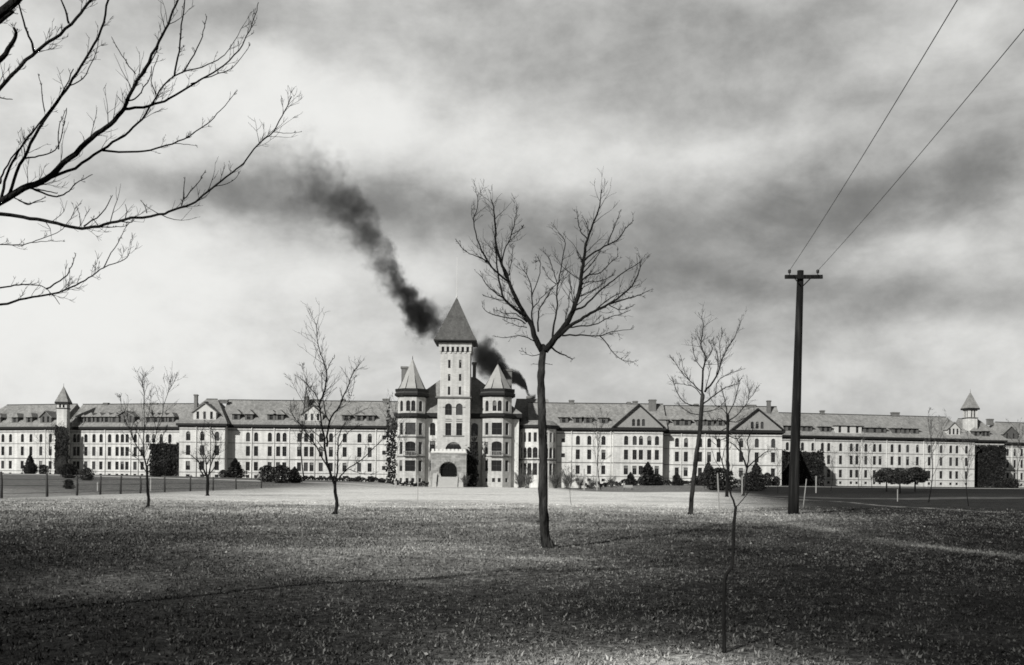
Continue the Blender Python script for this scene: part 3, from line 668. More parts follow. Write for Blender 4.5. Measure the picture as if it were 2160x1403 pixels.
# turrets: octagonal
def turret(pa, pb, YF, capx, cap_py, name, base_cap):
    """pa,pb: px of the front facet; YF its plane"""
    xa, xb = lx(pa, YF), lx(pb, YF); s = xb - xa; k = s * math.sqrt(.5); y0 = ly(YF); cxm = (xa + xb) / 2; px = (pa + pb) / 2
    octo = [(xa, y0), (xb, y0), (xb + k, y0 + k), (xb + k, y0 + k + s), (xb, y0 + 2 * k + s), (xa, y0 + 2 * k + s), (xa - k, y0 + k + s), (xa - k, y0 + k)]
    def ring(sc_, z): cyy = y0 + k + s / 2; return [(cxm + (p[0] - cxm) * sc_, cyy + (p[1] - cyy) * sc_, z) for p in octo]
    t = bpy.data.objects.new(name, None)
    m = MB(); za, zb_ = lz(882, YF, px), lz(839, YF, px)
    zl = lambda py: lz(py, YF, px)
    W1 = s
    for i in range(8):
        p, q = octo[i], octo[(i + 1) % 8]; yaw = math.atan2(q[1] - p[1], q[0] - p[0]); mid = s / 2
        if i == 0:
            ww = 1.35; o = [(mid - ww, mid + ww, zl(917), zl(891.5), 0), (mid - ww, mid + ww, zl(960), zl(931), .5), (mid - ww, mid + ww, zl(994), zl(971), 0), (mid - 1.15, mid - .35, zl(1017), zl(1008.5), 0), (mid + .35, mid + 1.15, zl(1017), zl(1008.5), 0)]
            o2 = [(mid - 1.2, mid - .15, zl(867), zl(844.5), 1), (mid + .15, mid + 1.2, zl(867), zl(844.5), 1)]
        elif i in (1, 2, 6, 7):
            ww = .62; o = [(mid - ww, mid + ww, zl(917), zl(891.5), 0), (mid - ww, mid + ww, zl(958), zl(932), 0), (mid - ww, mid + ww, zl(994), zl(971), 0), (mid - .5, mid + .5, zl(1017), zl(1008.5), 0)]
            o2 = [(mid - .62, mid + .62, zl(867), zl(844.5), 1)]
        else: o = []; o2 = []
        wall_run(m, cb, p[0], p[1], yaw, s, -3, za, o); wall_run(m, cb, p[0], p[1], yaw, s, zl(871), zl(837), o2)
    m.build("turret_wall", M["tower"], cb)
    c = MB(); c.rings([ring(1.04, za), ring(1.22, za + .45), ring(1.22, zl(874)), ring(1.0, zl(871) - .003)]);
    c.build("turret_cornice", M["trim"], cb); c = MB(); c.rings([ring(1.03, zl(837)), ring(1.24, zl(833.5)), ring(1.24, zl(829))]); c.build("turret_eaves", M["trim"], cb); c = MB(); c.rings([ring(1.02, zl(923.5)), ring(1.03, zl(923)), ring(1.03, zl(920.5)), ring(1.02, zl(920))]); c.build("string_course", M["band"], cb); c = MB(); c.rings([ring(1.02, zl(964.5)), ring(1.03, zl(964)), ring(1.03, zl(962)), ring(1.02, zl(961.5))])
    c.build("string_course", M["band"], cb)
    b2 = MB(); b2.rings([ring(1.16, zl(829) + .003), ring(1.16, zl(824.8))]); b2.build("turret_frieze", M["frame"], cb)
    b3 = MB(); b3.rings([ring(1.2, zl(824.7)), ring(1.2, zl(819.5))]); b3.build("turret_gutter", M["trim"], cb)
    r = MB(); zc = zl(819.3); zp = lz(cap_py, YF + s, capx); r.rings([ring(.97, zc), ring(.86, zc + .7), ring(.02, zp)]); ro = r.build("turret_roof", M["metal"], cb)
    f = MB(); cyy = y0 + k + s / 2; f.tube([(cxm, cyy, zp - .8), (cxm, cyy, zp - .2), (cxm, cyy, zp + .9)], [.32, .14, .04], 8); f.build("finial", M["iron"], ro)
    hip = MB()
    for i in range(8):
        a_, b_ = Vector(ring(.98, zc + .02)[i]), Vector(ring(.87, zc + .72)[i]); hip.tube([a_, b_, Vector((cxm, cyy, zp - .4))], [.09, .09, .05], 5)
    hip.build("roof_ridge", M["trim"], ro)
    # small stone balcony under the middle window
    q = MB(); q.box(cxm - 1.75, cxm + 1.75, y0 - .9, y0 - .004, zl(962.5), zl(960.5))
    for i in range(9): xx = cxm - 1.65 + i * .4125; q.box(xx - .07, xx + .07, y0 - .85, y0 - .7, zl(960.5), zl(953))
    q.box(cxm - 1.75, cxm + 1.75, y0 - .9, y0 - .65, zl(953), zl(951.6)); q.build("balcony", M["stone"], cb)
turret(853.5, 877.5, 259.5, 870.5, 757, "turret", 844)
turret(1035, 1060.5, 259.5, 1048.5, 768, "turret", 1023)
# the porch
YP = 252.5; m = MB(); p0, p1 = lx(909, YP), lx(984, YP); zpt = lz(957.5, YP, 946)
oa = op(927, 965, 974, 1006, YP, p0, 1, 946)
panel(m, p0, ly(YP), 0, p1 - p0, -3, zpt, [oa], 0, .9); panel(m, p1, ly(YP), math.pi / 2, YT - YP, -3, zpt, [(.9, 3.6, oa[2], oa[3] - 1, 1)], 0, .5); panel(m, p0, ly(YT), -math.pi / 2, YT - YP, -3, zpt, [(1, 3.6, oa[2], oa[3] - 1, 1)], 0, .5)
for k in range(11):
    a1, a2 = math.pi * (k + .06) / 11, math.pi * (k + .94) / 11; cm = (oa[0] + oa[1]) / 2 + p0; rr0 = (oa[1] - oa[0]) / 2 + .02; zc = oa[3] - (oa[1] - oa[0]) / 2
    pts = [(cm - math.cos(t) * q_, zc + math.sin(t) * q_) for t, q_ in ((a1, rr0), (a2, rr0), (a2, rr0 + .75), (a1, rr0 + .75))]
    v = [(p[0], ly(YP) - .12, p[1]) for p in pts] + [(p[0], ly(YP) - .004, p[1]) for p in pts]; m.add(v, [(3, 2, 1, 0), (0, 1, 5, 4), (1, 2, 6, 5), (2, 3, 7, 6), (3, 0, 4, 7)])
m.box(p0 - .15, p1 + .15, ly(YP) - .15, ly(YT) - .01, zpt + .003, zpt + .3)
m.build("porch", M["stone"], cb)
q = MB(); nb = 9; ww = (p1 - p0)
for i in range(nb): xx = p0 + ww * (i + .5) / nb; q.box(xx - ww / nb * .3, xx + ww / nb * .3, ly(YP) - .1, ly(YP) + .3, zpt + .303, zpt + 1.25)
q.box(p0, p1, ly(YP) - .06, ly(YP) + .26, zpt + .302, zpt + .7); q.build("parapet", M["sill"], cb)
st = MB(); zfl = oa[2]; s0, s1 = lx(925, YP), lx(967, YP)
zg = gz(cO.x, YP - 3) - CZ
nst = 8
for i in range(nst): st.box(s0, s1, ly(YP) - .35 * (nst - i), ly(YP) - .35 * (nst - i - 1) - .002 if i < nst - 1 else ly(YP) - .003, zg - 1, zg + (zfl - zg) * (i + 1) / nst)
st.build("steps", M["step"], cb)
bt = MB()
for a_, b_ in ((lx(913, YP), lx(924, YP)), (lx(968, YP), lx(980, YP))):
    bt.add([(a_, ly(YP) - 3, zg - 1), (b_, ly(YP) - 3, zg - 1), (b_, ly(YP) - .01, zg - 1), (a_, ly(YP) - .01, zg - 1), (a_ + .15, ly(YP) - 2.9, zg + .9), (b_ - .15, ly(YP) - 2.9, zg + .9), (b_ - .15, ly(YP) - .01, zfl + .9), (a_ + .15, ly(YP) - .01, zfl + .9)], [(0, 3, 2, 1), (4, 5, 6, 7), (0, 1, 5, 4), (1, 2, 6, 5), (2, 3, 7, 6), (3, 0, 4, 7)])
bt.build("stair_cheek", M["step"], cb)
ivy_on(cb, lx(985, YT), lx(1006, YM), ly(YT) + 1.0, zg, lz(955, YT), 1500, 2.5, 21, depth=2.2)  # dark leaves added beside the tower to supply the darkness of its shadow
ivy_on(cb, lx(819, YM), lx(834, YM), ly(YM) - .2, 0, lz(885, YM), 750, 2.0, 22, depth=1.6)

# ------------------------------------------------------------------ sun porch building right of the centre
YF_ = 264; pb = thing("sun_porch_block", (X(1135, YF_), YF_, .3), "round-fronted block with big arched openings right of the central block, behind the tall bare tree", "building")
bO = Vector(pb.location); bx = lambda px, Y=YF_: X(px, Y) - bO.x; bz = lambda py, Y=YF_: Z(py, Y, 1130) - .3
rad = (bx(1175) - bx(1095)) / 2; cxp = (bx(1175) + bx(1095)) / 2
N = 10; pts = [(cxp - rad * math.cos(math.pi * i / N), 5.2 - rad * 1.0 * math.sin(math.pi * i / N)) for i in range(N + 1)]
m = MB()
for i in range(N):
    p, q = pts[i], pts[i + 1]; s = math.dist(p, q); yaw = math.atan2(q[1] - p[1], q[0] - p[0]); mid = s / 2
    o = [(mid - .42, mid + .42, bz(932), bz(912), 0), (mid - .66, mid + .66, bz(966), bz(943), 1), (mid - .6, mid + .6, bz(1002), bz(977), 0)]
    wall_run(m, pb, p[0], p[1], yaw, s, -3, bz(904), o, 0, .3)
panel(m, cxp + rad, 5.2, math.pi / 2, 8, -3, bz(904), []); panel(m, cxp - rad, 13.2, -math.pi / 2, 8, -3, bz(904), []); m.build("wall", M["wall"], pb)
c = MB(); rr = lambda f, z: [(cxp + (p[0] - cxp) * f, 5.2 + (p[1] - 5.2) * f, z) for p in pts] + [(cxp + rad * f, 13.2, z), (cxp - rad * f, 13.2, z)]
c.rings([rr(1.01, bz(904)), rr(1.14, bz(901.5)), rr(1.14, bz(896.5))]); c.rings([rr(1.01, bz(971)), rr(1.02, bz(970.5)), rr(1.02, bz(969)), rr(1.01, bz(968.5))]); c.build("cornice", M["trim"], pb)
r = MB(); r.rings([rr(1.16, bz(896.3)), rr(1.0, bz(891)), rr(.8, bz(886))]); r.build("porch_roof", M["slate"], pb)
m = MB(); m.box(bx(1078), bx(1176), 11.5, 22, 2, bz(892)); m.build("rear_wall", M["wall"], pb)
r = MB(); xa, xb = bx(1076, 276), bx(1172, 276); roof_mesh(r, xa + 1, xb - 1, 11.5, 22, bz(892, 276), bz(841.5, 281), 1.5, 2.0); r.build("roof", M["slate"], pb)

# tall boiler smokestack behind the wings
Ys = 332; ss = thing("smokestack", (X(1116.5, Ys), Ys, 1.0), "smokestack top just showing over the roof right of the centre, source of the black smoke", "chimney")
q = MB(); zt_ = Z(836, Ys, 1116) - 1; q.rings([[(math.cos(k * math.pi / 8) * rr_, math.sin(k * math.pi / 8) * rr_, z) for k in range(16)] for rr_, z in ((1.7, -2), (1.05, zt_ - .8), (1.25, zt_ - .75), (1.25, zt_), (.8, zt_), (.8, zt_ - 2))], 0, True); q.build("stack", M["chim"], ss)

# ------------------------------------------------------------------ smoke
SM = [(1117, 837, 9, 1.6), (1108, 815, 12, 1.5), (1085, 796, 17, 1.4), (1060, 778, 22, 1.2), (1030, 757, 40, 1.0), (1005, 744, 34, .5), (985, 717, 40, .2), (950, 695, 40, .3), (905, 674, 44, .75), (866, 655, 50, 1.0), (848, 612, 44, .55), (828, 575, 52, .42), (796, 522, 68, .34), (765, 480, 72, .32), (730, 432, 82, .26), (690, 395, 84, .2), (620, 372, 86, .1), (520, 372, 70, 0.0)]
P3 = [at(a, b, Ys) for a, b, _, _ in SM]; mpp = Ys / F
xA, xB = P3[0].x + 2.5, P3[-1].x
zmin, zmax = min(p.z for p in P3), max(p.z for p in P3)
m, nt, b = new_mat("coal_smoke"); nt.nodes.remove(b); out = nt.nodes["Material Output"]
tc = nd(nt, "ShaderNodeTexCoord")
nw = nd(nt, "ShaderNodeTexNoise", i_Scale=.16, i_Detail=3.); nt.links.new(tc.outputs["Object"], nw.inputs[0])
vs = nd(nt, "ShaderNodeVectorMath", operation="SUBTRACT"); vs.inputs[1].default_value = (.5, .5, .5); nt.links.new(nw.outputs["Color"], vs.inputs[0])
sp0 = nd(nt, "ShaderNodeSeparateXYZ"); nt.links.new(tc.outputs["Object"], sp0.inputs[0])
t0 = math_(nt, "DIVIDE", math_(nt, "SUBTRACT", xA, sp0.outputs[0]), xA - xB, clamp=True)
wv = nd(nt, "ShaderNodeVectorMath", operation="SCALE"); nt.links.new(vs.outputs[0], wv.inputs[0]); nt.links.new(math_(nt, "MULTIPLY_ADD", t0, 15, 1.5), wv.inputs["Scale"])
va = nd(nt, "ShaderNodeVectorMath", operation="ADD"); nt.links.new(tc.outputs["Object"], va.inputs[0]); nt.links.new(wv.outputs[0], va.inputs[1])
sp = nd(nt, "ShaderNodeSeparateXYZ"); nt.links.new(va.outputs[0], sp.inputs[0])
t = math_(nt, "DIVIDE", math_(nt, "SUBTRACT", xA, sp.outputs[0]), xA - xB, clamp=True)
def curve(vals):
    n = nd(nt, "ShaderNodeFloatCurve"); cu = n.mapping.curves[0]
    tt = [(xA - p.x) / (xA - xB) for p in P3]
    cu.points[0].location = (0, vals[0]); cu.points[1].location = (1, vals[-1])
    for a_, v_ in zip(tt[:-1], vals[:-1]): cu.points.new(a_, v_)
    n.mapping.update(); nt.links.new(t, n.inputs[1]); return n.outputs[0]
zc = math_(nt, "MULTIPLY_ADD", curve([(p.z - zmin) / (zmax - zmin) for p in P3]), zmax - zmin, zmin)
rm = max(s_[2] for s_ in SM) * mpp
rc = math_(nt, "MULTIPLY", curve([s_[2] * mpp / rm for s_ in SM]), rm)
dn = math_(nt, "MULTIPLY", curve([s_[3] / 2 for s_ in SM]), 2)
dz = math_(nt, "SUBTRACT", sp.outputs[2], zc); dz = math_(nt, "MULTIPLY", dz, .8)
dist = math_(nt, "SQRT", math_(nt, "ADD", math_(nt, "POWER", dz, 2), math_(nt, "POWER", sp.outputs[1], 2)))
rho = math_(nt, "DIVIDE", dist, rc)
nn = nd(nt, "ShaderNodeTexNoise", i_Scale=.24, i_Detail=5., i_Roughness=.62); nt.links.new(tc.outputs["Object"], nn.inputs[0])
sh = math_(nt, "ADD", math_(nt, "SUBTRACT", 1, rho), math_(nt, "MULTIPLY", math_(nt, "SUBTRACT", nn.outputs[0], .5), 2.1))
den = math_(nt, "MULTIPLY", smooth(nt, sh, .05, 1.0), dn)
n3 = nd(nt, "ShaderNodeTexNoise", i_Scale=.11, i_Detail=3.); nt.links.new(va.outputs[0], n3.inputs[0])
den = math_(nt, "MULTIPLY", den, mixf(nt, smooth(nt, t, .05, .3), 1.0, smooth(nt, n3.outputs[0], .26, .56)))
den = math_(nt, "DIVIDE", math_(nt, "MULTIPLY", den, 6.5), rc)
vol = nd(nt, "ShaderNodeVolumePrincipled"); vol.inputs["Color"].default_value = (.07, .07, .07, 1); vol.inputs["Anisotropy"].default_value = .2
nt.links.new(den, vol.inputs["Density"]); nt.links.new(vol.outputs[0], out.inputs["Volume"])
m.cycles.volume_step_rate = .22
q = MB(); rings = []
for i, p in enumerate(P3):
    a = P3[max(i - 1, 0)]; b_ = P3[min(i + 1, len(P3) - 1)]; tn = (b_ - a); tn.normalize(); e1 = Vector((0, 1, 0)); e2 = tn.cross(e1)
    rr0 = SM[i][2] * mpp * 1.75 + 1.0 + i * .35
    pc = p - tn * 1.2 if i == 0 else p
    if i == 0: rr0 = 1.7
    rings.append([pc + (e1 * math.cos(k * math.pi / 6) + e2 * math.sin(k * math.pi / 6)) * rr0 for k in range(12)])
q.rings(rings); 
q.v = [(v[0], v[1] - Ys, v[2]) for v in q.v]
sm = q.build("smoke", m); sm.location = (0, Ys, 0); tag(sm, "plume of black coal smoke drifting up and left from the stack behind the tower", "smoke", kind="stuff")

# ------------------------------------------------------------------ bare trees
def smooth_line(pts, sub=4):
    if len(pts) < 3: sub = max(sub, 4)
    o = []; n = len(pts)
    for i in range(n - 1):
        p0, p1, p2, p3 = pts[max(i - 1, 0)], pts[i], pts[i + 1], pts[min(i + 2, n - 1)]
        for k in range(sub):
            t = k / sub; o.append(.5 * ((2 * p1) + (p2 - p0) * t + (2 * p0 - 5 * p1 + 4 * p2 - p3) * t * t + (3 * p1 - p0 - 3 * p2 + p3) * t ** 3))
    o.append(pts[-1]); return o
def jitter(pts, a, r):
    for i in range(1, len(pts) - 1):
        L_ = (pts[i + 1] - pts[i - 1]).length; pts[i] = pts[i] + Vector((r.uniform(-1, 1), r.uniform(-1, 1), r.uniform(-1, 1))) * L_ * a
    return pts
def sprout(mb, line, rad, r, level, n, lmin, lmax, up=.35, lo=.3, rmin=.003, mi=1, spread=(.45, 1.0), sides=3, minr=None):
    N_ = len(line)
    for _ in range(n):
        i = min(N_ - 2, int((lo + (1 - lo) * r.random()) * (N_ - 1))); f = r.random()
        p = line[i].lerp(line[i + 1], f); tg = (line[i + 1] - line[i])
        if tg.length < 1e-6: continue
        tg.normalize(); ax = tg.cross(Vector((r.gauss(0, 1), r.gauss(0, 1), r.gauss(0, 1))))
        if ax.length < 1e-4: continue
        d = Quaternion(ax.normalized(), r.uniform(*spread)) @ tg; d = (d + Vector((0, 0, up * r.random()))).normalized()
        L_ = r.uniform(lmin, lmax) * (1.15 - .5 * i / N_); ns = 5; pts = [p]
        for k in range(ns):
            d = (d + Vector((r.gauss(0, .13), r.gauss(0, .13), r.gauss(0, .1) + up * .22))).normalized(); pts.append(pts[-1] + d * L_ / ns)
        r0 = max(rmin, min(rad[i] * .5, L_ * .014)); rd = [r0 + (rmin * .6 - r0) * k / ns for k in range(ns + 1)]
        mb.tube(pts, rd, sides, mi)
        if level > 0: sprout(mb, pts, rd, r, level - 1, max(2, int(n * .0) + r.randint(2, 4)), L_ * .25, L_ * .5, up, .25, rmin, mi, spread, sides)

def traced_tree(name, label, base, off, scale, trunk, limbs, Y, seed, barks, group=None, spread=.45, rmin=.004, twigs=1.0, lev=1, fork=None, tl=(.12, .3), depth_sign=1, twig_up=.3, rk=1.0):
    """trunk/limbs: lists of (picture points, r0, r1) in zoom coordinates; depth opens out from the fork in all directions"""
    r = random.Random(seed)
    cv = lambda p: (off[0] + p[0] / scale, off[1] + p[1] / scale)
    g = ground(*base) if base else None
    if Y is None: Y = g.y
    fk = cv(fork if fork else trunk[0][-1]); fw = at(*fk, Y)
    def w3(p):
        q = cv(p); w = at(*q, Y); dx, dz_ = w.x - fw.x, w.z - fw.z; ds = math.hypot(dx, dz_); an = math.atan2(dz_, dx)
        dy = ds * spread * math.sin(3.1 * an + seed) if dz_ > -.4 * ds or not base else 0
        return at(*q, Y + dy * depth_sign)
    pos = Vector((at(*(base or fk), Y).x, Y, 0)); pos.z = gz(pos.x, Y)
    t = thing(name, pos, label, "tree", group)
    mpx = Y / F / scale * rk
    m = MB(); pts = [w3(p) for p in trunk[0]]
    if base: pts = [at(*base, Y) - Vector((0, 0, .25))] + pts if trunk[0][0] != "x" else pts
    ln = jitter(smooth_line(pts, 5), .03, r); n = len(ln); r0, r1 = trunk[1] * mpx, trunk[2] * mpx
    rd = [r0 + (r1 - r0) * (i / (n - 1)) for i in range(n)]
    if base: rd[0] *= 1.5; rd[1] *= 1.25; rd[2] *= 1.1
    rd = [q * (1 + r.uniform(-.09, .09)) for q in rd]; m.tube(ln, rd, 12)
    if base:
        for q_ in range(6):
            an = q_ * 1.05 + r.uniform(-.3, .3); dv = Vector((math.cos(an), math.sin(an), 0)); bp_ = Vector((pos.x, pos.y, pos.z)); m.tube([bp_ + Vector((0, 0, r0 * 1.5)) + dv * r0 * .6, bp_ + dv * r0 * 1.2 + Vector((0, 0, r0 * .35)), bp_ + dv * r0 * 2.0 + Vector((0, 0, -.04))], [r0 * .16, r0 * .24, r0 * .08], 6)
    m.tube([ln[-2], ln[-1], ln[-1] + Vector((0, 0, r1 * 1.1))], [r1 * .95, r1 * 1.08, r1 * .4], 10)
    m.build("trunk", M[barks[0]], t, pos)
    c = MB()
    for pl, a, b_ in limbs:
        pts = [w3(p) for p in pl]; ln = jitter(smooth_line(pts, 4), .05, r); n = len(ln); a *= mpx; b_ *= mpx
        a = max(a, rmin); b_ = max(b_, rmin * .8)
        rd = [a + (b_ - a) * (i / (n - 1)) ** .8 for i in range(n)]
        c.tube(ln, rd, 7 if a > .03 else 5, 0)
        Lw = sum((ln[i + 1] - ln[i]).length for i in range(n - 1))
        sprout(c, ln, rd, r, lev, int(twigs * (3 + Lw * 5 / (tl[1] * 4))), Lw * tl[0], Lw * tl[1], twig_up, .22, rmin)
    c.build("crown", [M[barks[1]], M[barks[2]]], t, pos); return t

# the tall tree in front of the hospital
Z2 = (940, 380)
center_limbs = [
 ([(712,1262),(655,1150),(640,1080),(590,1000),(520,880),(465,740),(410,600),(375,480),(365,300),(355,200),(335,140)], 26, 3.5),
 ([(592,1008),(510,950),(435,880),(405,790),(380,650),(372,520),(368,420)], 13, 4),
 ([(465,750),(390,690),(320,615),(250,480),(205,310),(230,210),(240,100)], 10, 2.5),
 ([(318,612),(250,570),(180,545),(120,500),(90,455)], 5, 2),
 ([(445,720),(418,620),(440,520),(490,400),(515,280),(530,180)], 8, 2.5),
 ([(490,402),(540,375),(570,350)], 4, 2), ([(470,705),(490,580),(500,480)], 5, 2),
 ([(435,880),(370,835),(300,770),(270,720),(240,690)], 6, 2), ([(430,888),(350,875),(270,845)], 4, 2),
 ([(590,1062),(540,1030),(440,1015),(370,1000),(300,970),(270,930)], 6, 2), ([(600,1090),(520,1075),(420,1030)], 4, 2),
 ([(652,1190),(600,1165),(530,1150),(450,1165),(380,1158)], 5, 2), ([(600,1052),(520,990),(440,985),(380,960)], 5, 2),
 ([(662,1160),(640,1020),(640,850),(610,720),(570,660)], 9, 2.5), ([(640,850),(690,720),(700,600),(665,610)], 5, 2),
 ([(685,1120),(690,970),(760,850),(825,760)], 8, 3), ([(640,960),(700,880),(800,785)], 5, 2),
 ([(788,1200),(800,1080),(825,960),(830,780),(855,640),(885,470),(850,400)], 10, 2.5),
 ([(830,770),(800,680),(770,590),(720,520)], 5, 2), ([(820,772),(760,720),(720,640)], 4, 2),
 ([(735,1262),(800,1180),(880,1080),(940,970),(985,830),(1010,680),(1025,560),(1050,430),(1100,300),(1140,190),(1155,70)], 30, 3),
 ([(1045,432),(1000,380),(980,300),(975,230)], 6, 2), ([(1062,390),(1040,320),(1020,280)], 4, 2),
 ([(1028,592),(1090,540),(1200,480),(1270,440),(1330,360),(1380,310)], 9, 2.5), ([(1200,472),(1250,340),(1295,220)], 5, 2),
 ([(1012,692),(1080,620),(1150,520)], 6, 3), ([(1010,742),(1060,700),(1150,680),(1220,610),(1280,560)], 7, 2),
 ([(1016,622),(990,570),(970,520)], 6, 2.5), ([(1000,780),(1060,750),(1150,745),(1250,700)], 4, 2),
 ([(830,1162),(920,1080),(1000,1030),(1100,970),(1200,920),(1290,860),(1380,780),(1430,680),(1450,590)], 17, 2.5),
 ([(1200,918),(1330,880),(1420,855),(1510,815)], 8, 2), ([(950,962),(1030,930),(1130,830),(1240,740),(1350,660),(1450,605)], 10, 2.5),
 ([(900,1092),(1000,1080),(1100,1070),(1200,1020),(1300,990),(1370,960)], 7, 2), ([(862,1150),(1000,1145),(1140,1150),(1230,1120),(1390,1100)], 8, 2),
 ([(1140,1152),(1200,1220),(1250,1290),(1320,1335),(1390,1345)], 5, 2), ([(785,1240),(830,1275),(890,1300),(940,1330)], 9, 3),
 ([(705,1285),(640,1300),(590,1280),(560,1240)], 4, 1.5), ([(735,1350),(690,1362),(640,1360)], 3, 1.5), ([(735,1355),(790,1368)], 3, 1.5),
 ([(1100,975),(1180,900),(1280,840),(1350,830)], 6, 2), ([(905,880),(930,800),(910,740)], 4, 2), ([(870,1090),(900,980),(920,860)], 5, 2),
 ([(1210,925),(1240,940),(1300,960),(1390,930)], 5, 2),
]
trunk = ([(727,2500),(722,2150),(716,1850),(708,1640),(705,1480),(712,1350),(722,1240)], 41, 27)
traced_tree("bare_tree", "tallest bare tree, its forked crown spreading against the sky right of the central tower", (1157, 1156), Z2, 3.507, trunk, center_limbs, None, 3, ("bark_pale", "bark", "twig"), "bare trees on the lawn", .5, .0042, 1.35, 1, (722, 1240), (.08, .24), rk=.92)
# left tree
limbs = [([(465,1150),(430,1060),(410,980),(395,860),(370,700),(365,600),(395,540),(410,400),(380,300),(350,200),(340,70)], 13, 2.5),
 ([(470,1150),(485,1050),(488,940),(490,840)], 9, 5), ([(480,1130),(540,1060),(640,990),(760,880),(800,830)], 7, 2.5), ([(412,900),(430,740),(500,620),(550,500),(590,400),(630,350)], 10, 2.5),
 ([(430,1062),(340,900),(310,850),(240,760),(180,680),(170,590)], 7, 2), ([(370,610),(330,540),(260,460),(220,430)], 5, 2), ([(408,402),(440,330),(465,300)], 4, 2), ([(430,732),(400,660),(380,500),(380,400)], 6, 3),
 ([(490,900),(560,800),(640,750)], 5, 2), ([(560,1052),(640,1080),(730,1080)], 4, 2), ([(500,622),(520,580),(500,520)], 4, 2), ([(550,500),(575,560),(600,430)], 3, 1.5), ([(395,860),(300,780),(220,740)], 4, 2),
 ([(490,840),(520,760),(590,690),(690,640)], 5, 2), ([(365,640),(300,600),(270,500)], 4, 2)]
traced_tree("bare_tree", "bare tree with one long wand-like leader before the long left wing", (706, 1085), (560, 660), 3.1875, ([(480,1280),(468,1200),(467,1140)], 17, 13), limbs, None, 5, ("bark", "bark", "twig"), "bare trees on the lawn", .5, .0065, 1.1, 1, None, (.1, .25), rk=.75)
# small left trees
limbs = [([(470,1180),(462,950),(430,850),(370,760),(330,660),(300,540),(290,400)], 12, 2), ([(460,940),(440,800),(440,400),(430,150)], 7, 1.5), ([(470,930),(510,800),(560,640),(640,330),(720,180)], 8, 1.5), ([(470,950),(560,860),(620,780)], 7, 2),
 ([(430,850),(360,860),(300,800)], 5, 2), ([(440,760),(380,640),(390,560)], 4, 2), ([(510,800),(600,700),(650,600)], 5, 2), ([(462,1000),(400,900),(340,850)], 6, 2), ([(480,1000),(540,930),(580,840)], 6, 2), ([(440,640),(480,500),(500,380)], 4, 1.5), ([(560,640),(520,500),(500,300)], 3, 1.5), ([(330,660),(260,500),(220,330)], 3, 1.5)]
traced_tree("bare_tree", "bushy bare tree with a whitewashed stake beside it, before the dark ivy link at left", (311, 1071), (200, 760), 4.25, ([(482,1250),(475,1180),(470,1080),(468,950)], 17, 13), limbs, None, 6, ("bark", "bark", "twig"), "bare trees on the lawn", .5, .0075, 1.3, 1, None, (.1, .28), rk=.8)
limbs = [([(1005,1045),(960,950),(920,900),(860,850),(810,825)], 9, 2), ([(1018,1040),(1050,900),(1085,760),(1060,650),(1020,560)], 7, 1.5), ([(1000,1035),(1000,900),(960,740),(985,520)], 7, 1.5), ([(1010,1040),(1080,950),(1110,880)], 6, 2), ([(985,1040),(940,980),(930,900)], 8, 3), ([(1050,900),(1120,800),(1130,700)], 4, 1.5), ([(960,950),(980,860),(940,800)], 4, 1.5)]
traced_tree("bare_tree", "low vase-shaped bare tree in front of the white left pavilion", (438, 1046), (200, 760), 4.25, ([(1010,1180),(1012,1110),(1010,1035)], 13, 13), limbs, None, 8, ("bark", "bark", "twig"), "bare trees on the lawn", .5, .011, 1.1, 1, None, (.14, .3))
# right tree
limbs = [([(310,590),(315,430),(330,340),(300,270),(315,150),(300,80)], 9, 1.6), ([(325,570),(400,470),(430,380),(470,290),(520,215),(560,110)], 8, 1.6), ([(302,565),(230,500),(160,420),(100,330)], 5, 1.5), ([(290,660),(200,640),(140,560),(120,470)], 5, 1.5),
 ([(300,590),(260,540),(190,520),(130,515)], 4, 1.5), ([(310,650),(390,590),(460,540),(540,520)], 6, 2), ([(320,430),(260,350),(245,220)], 4, 1.5), ([(400,470),(410,350),(380,250)], 4, 1.5), ([(395,590),(410,500),(470,460),(550,430)], 4, 1.5), ([(320,400),(370,300),(350,240)], 4, 1.5),
 ([(230,500),(190,430),(170,330)], 3, 1.5), ([(430,380),(420,280),(440,180)], 3, 1.5), ([(300,720),(220,700),(150,640)], 4, 1.5), ([(310,700),(400,680),(470,600)], 4, 1.5), ([(330,560),(360,440),(350,380)], 4, 1.5)]
traced_tree("bare_tree", "bare tree with a crooked trunk and a thick knot, left of the pole", (1456, 1086), (1380, 640), 3.05, ([(238,1280),(252,1150),(268,1000),(290,850),(300,720),(312,590)], 18, 15), limbs, None, 9, ("bark_pale", "bark", "twig"), "bare trees on the lawn", .5, .0065, 1.5, 1, None, (.11, .28), rk=.85)
# mid tree behind the sapling
limbs = [([(470,720),(455,620),(430,530)], 6, 2), ([(470,720),(520,620),(545,520),(542,500)], 6, 1.6), ([(475,760),(560,690),(610,600),(600,520)], 6, 1.6), ([(605,620),(640,580),(670,530)], 4, 1.5), ([(465,780),(420,740),(390,760),(350,720)], 5, 2), ([(470,800),(400,830),(350,800)], 5, 2), ([(480,760),(540,760),(640,700)], 5, 2), ([(470,860),(420,880),(380,860)], 5, 2), ([(480,850),(540,870),(590,810)], 5, 2), ([(470,720),(440,680),(380,640),(350,560)], 4, 1.5)]
traced_tree("bare_tree", "dense-headed bare tree behind the thin sapling, in front of the right gabled wing", (1533, 1048), (1380, 640), 3.05, ([(472,1100),(474,900),(472,720)], 13, 15), limbs, None, 12, ("bark", "bark", "twig"), "bare trees on the lawn", .5, .0095, 1.7, 1, None, (.16, .34), rk=.68)
limbs = [([(597,1060),(560,960),(545,900),(520,850)], 7, 2), ([(597,1060),(660,1000),(740,940)], 5, 2), ([(597,1060),(610,960),(600,880),(640,800)], 5, 2), ([(560,960),(500,900),(450,880)], 4, 2)]
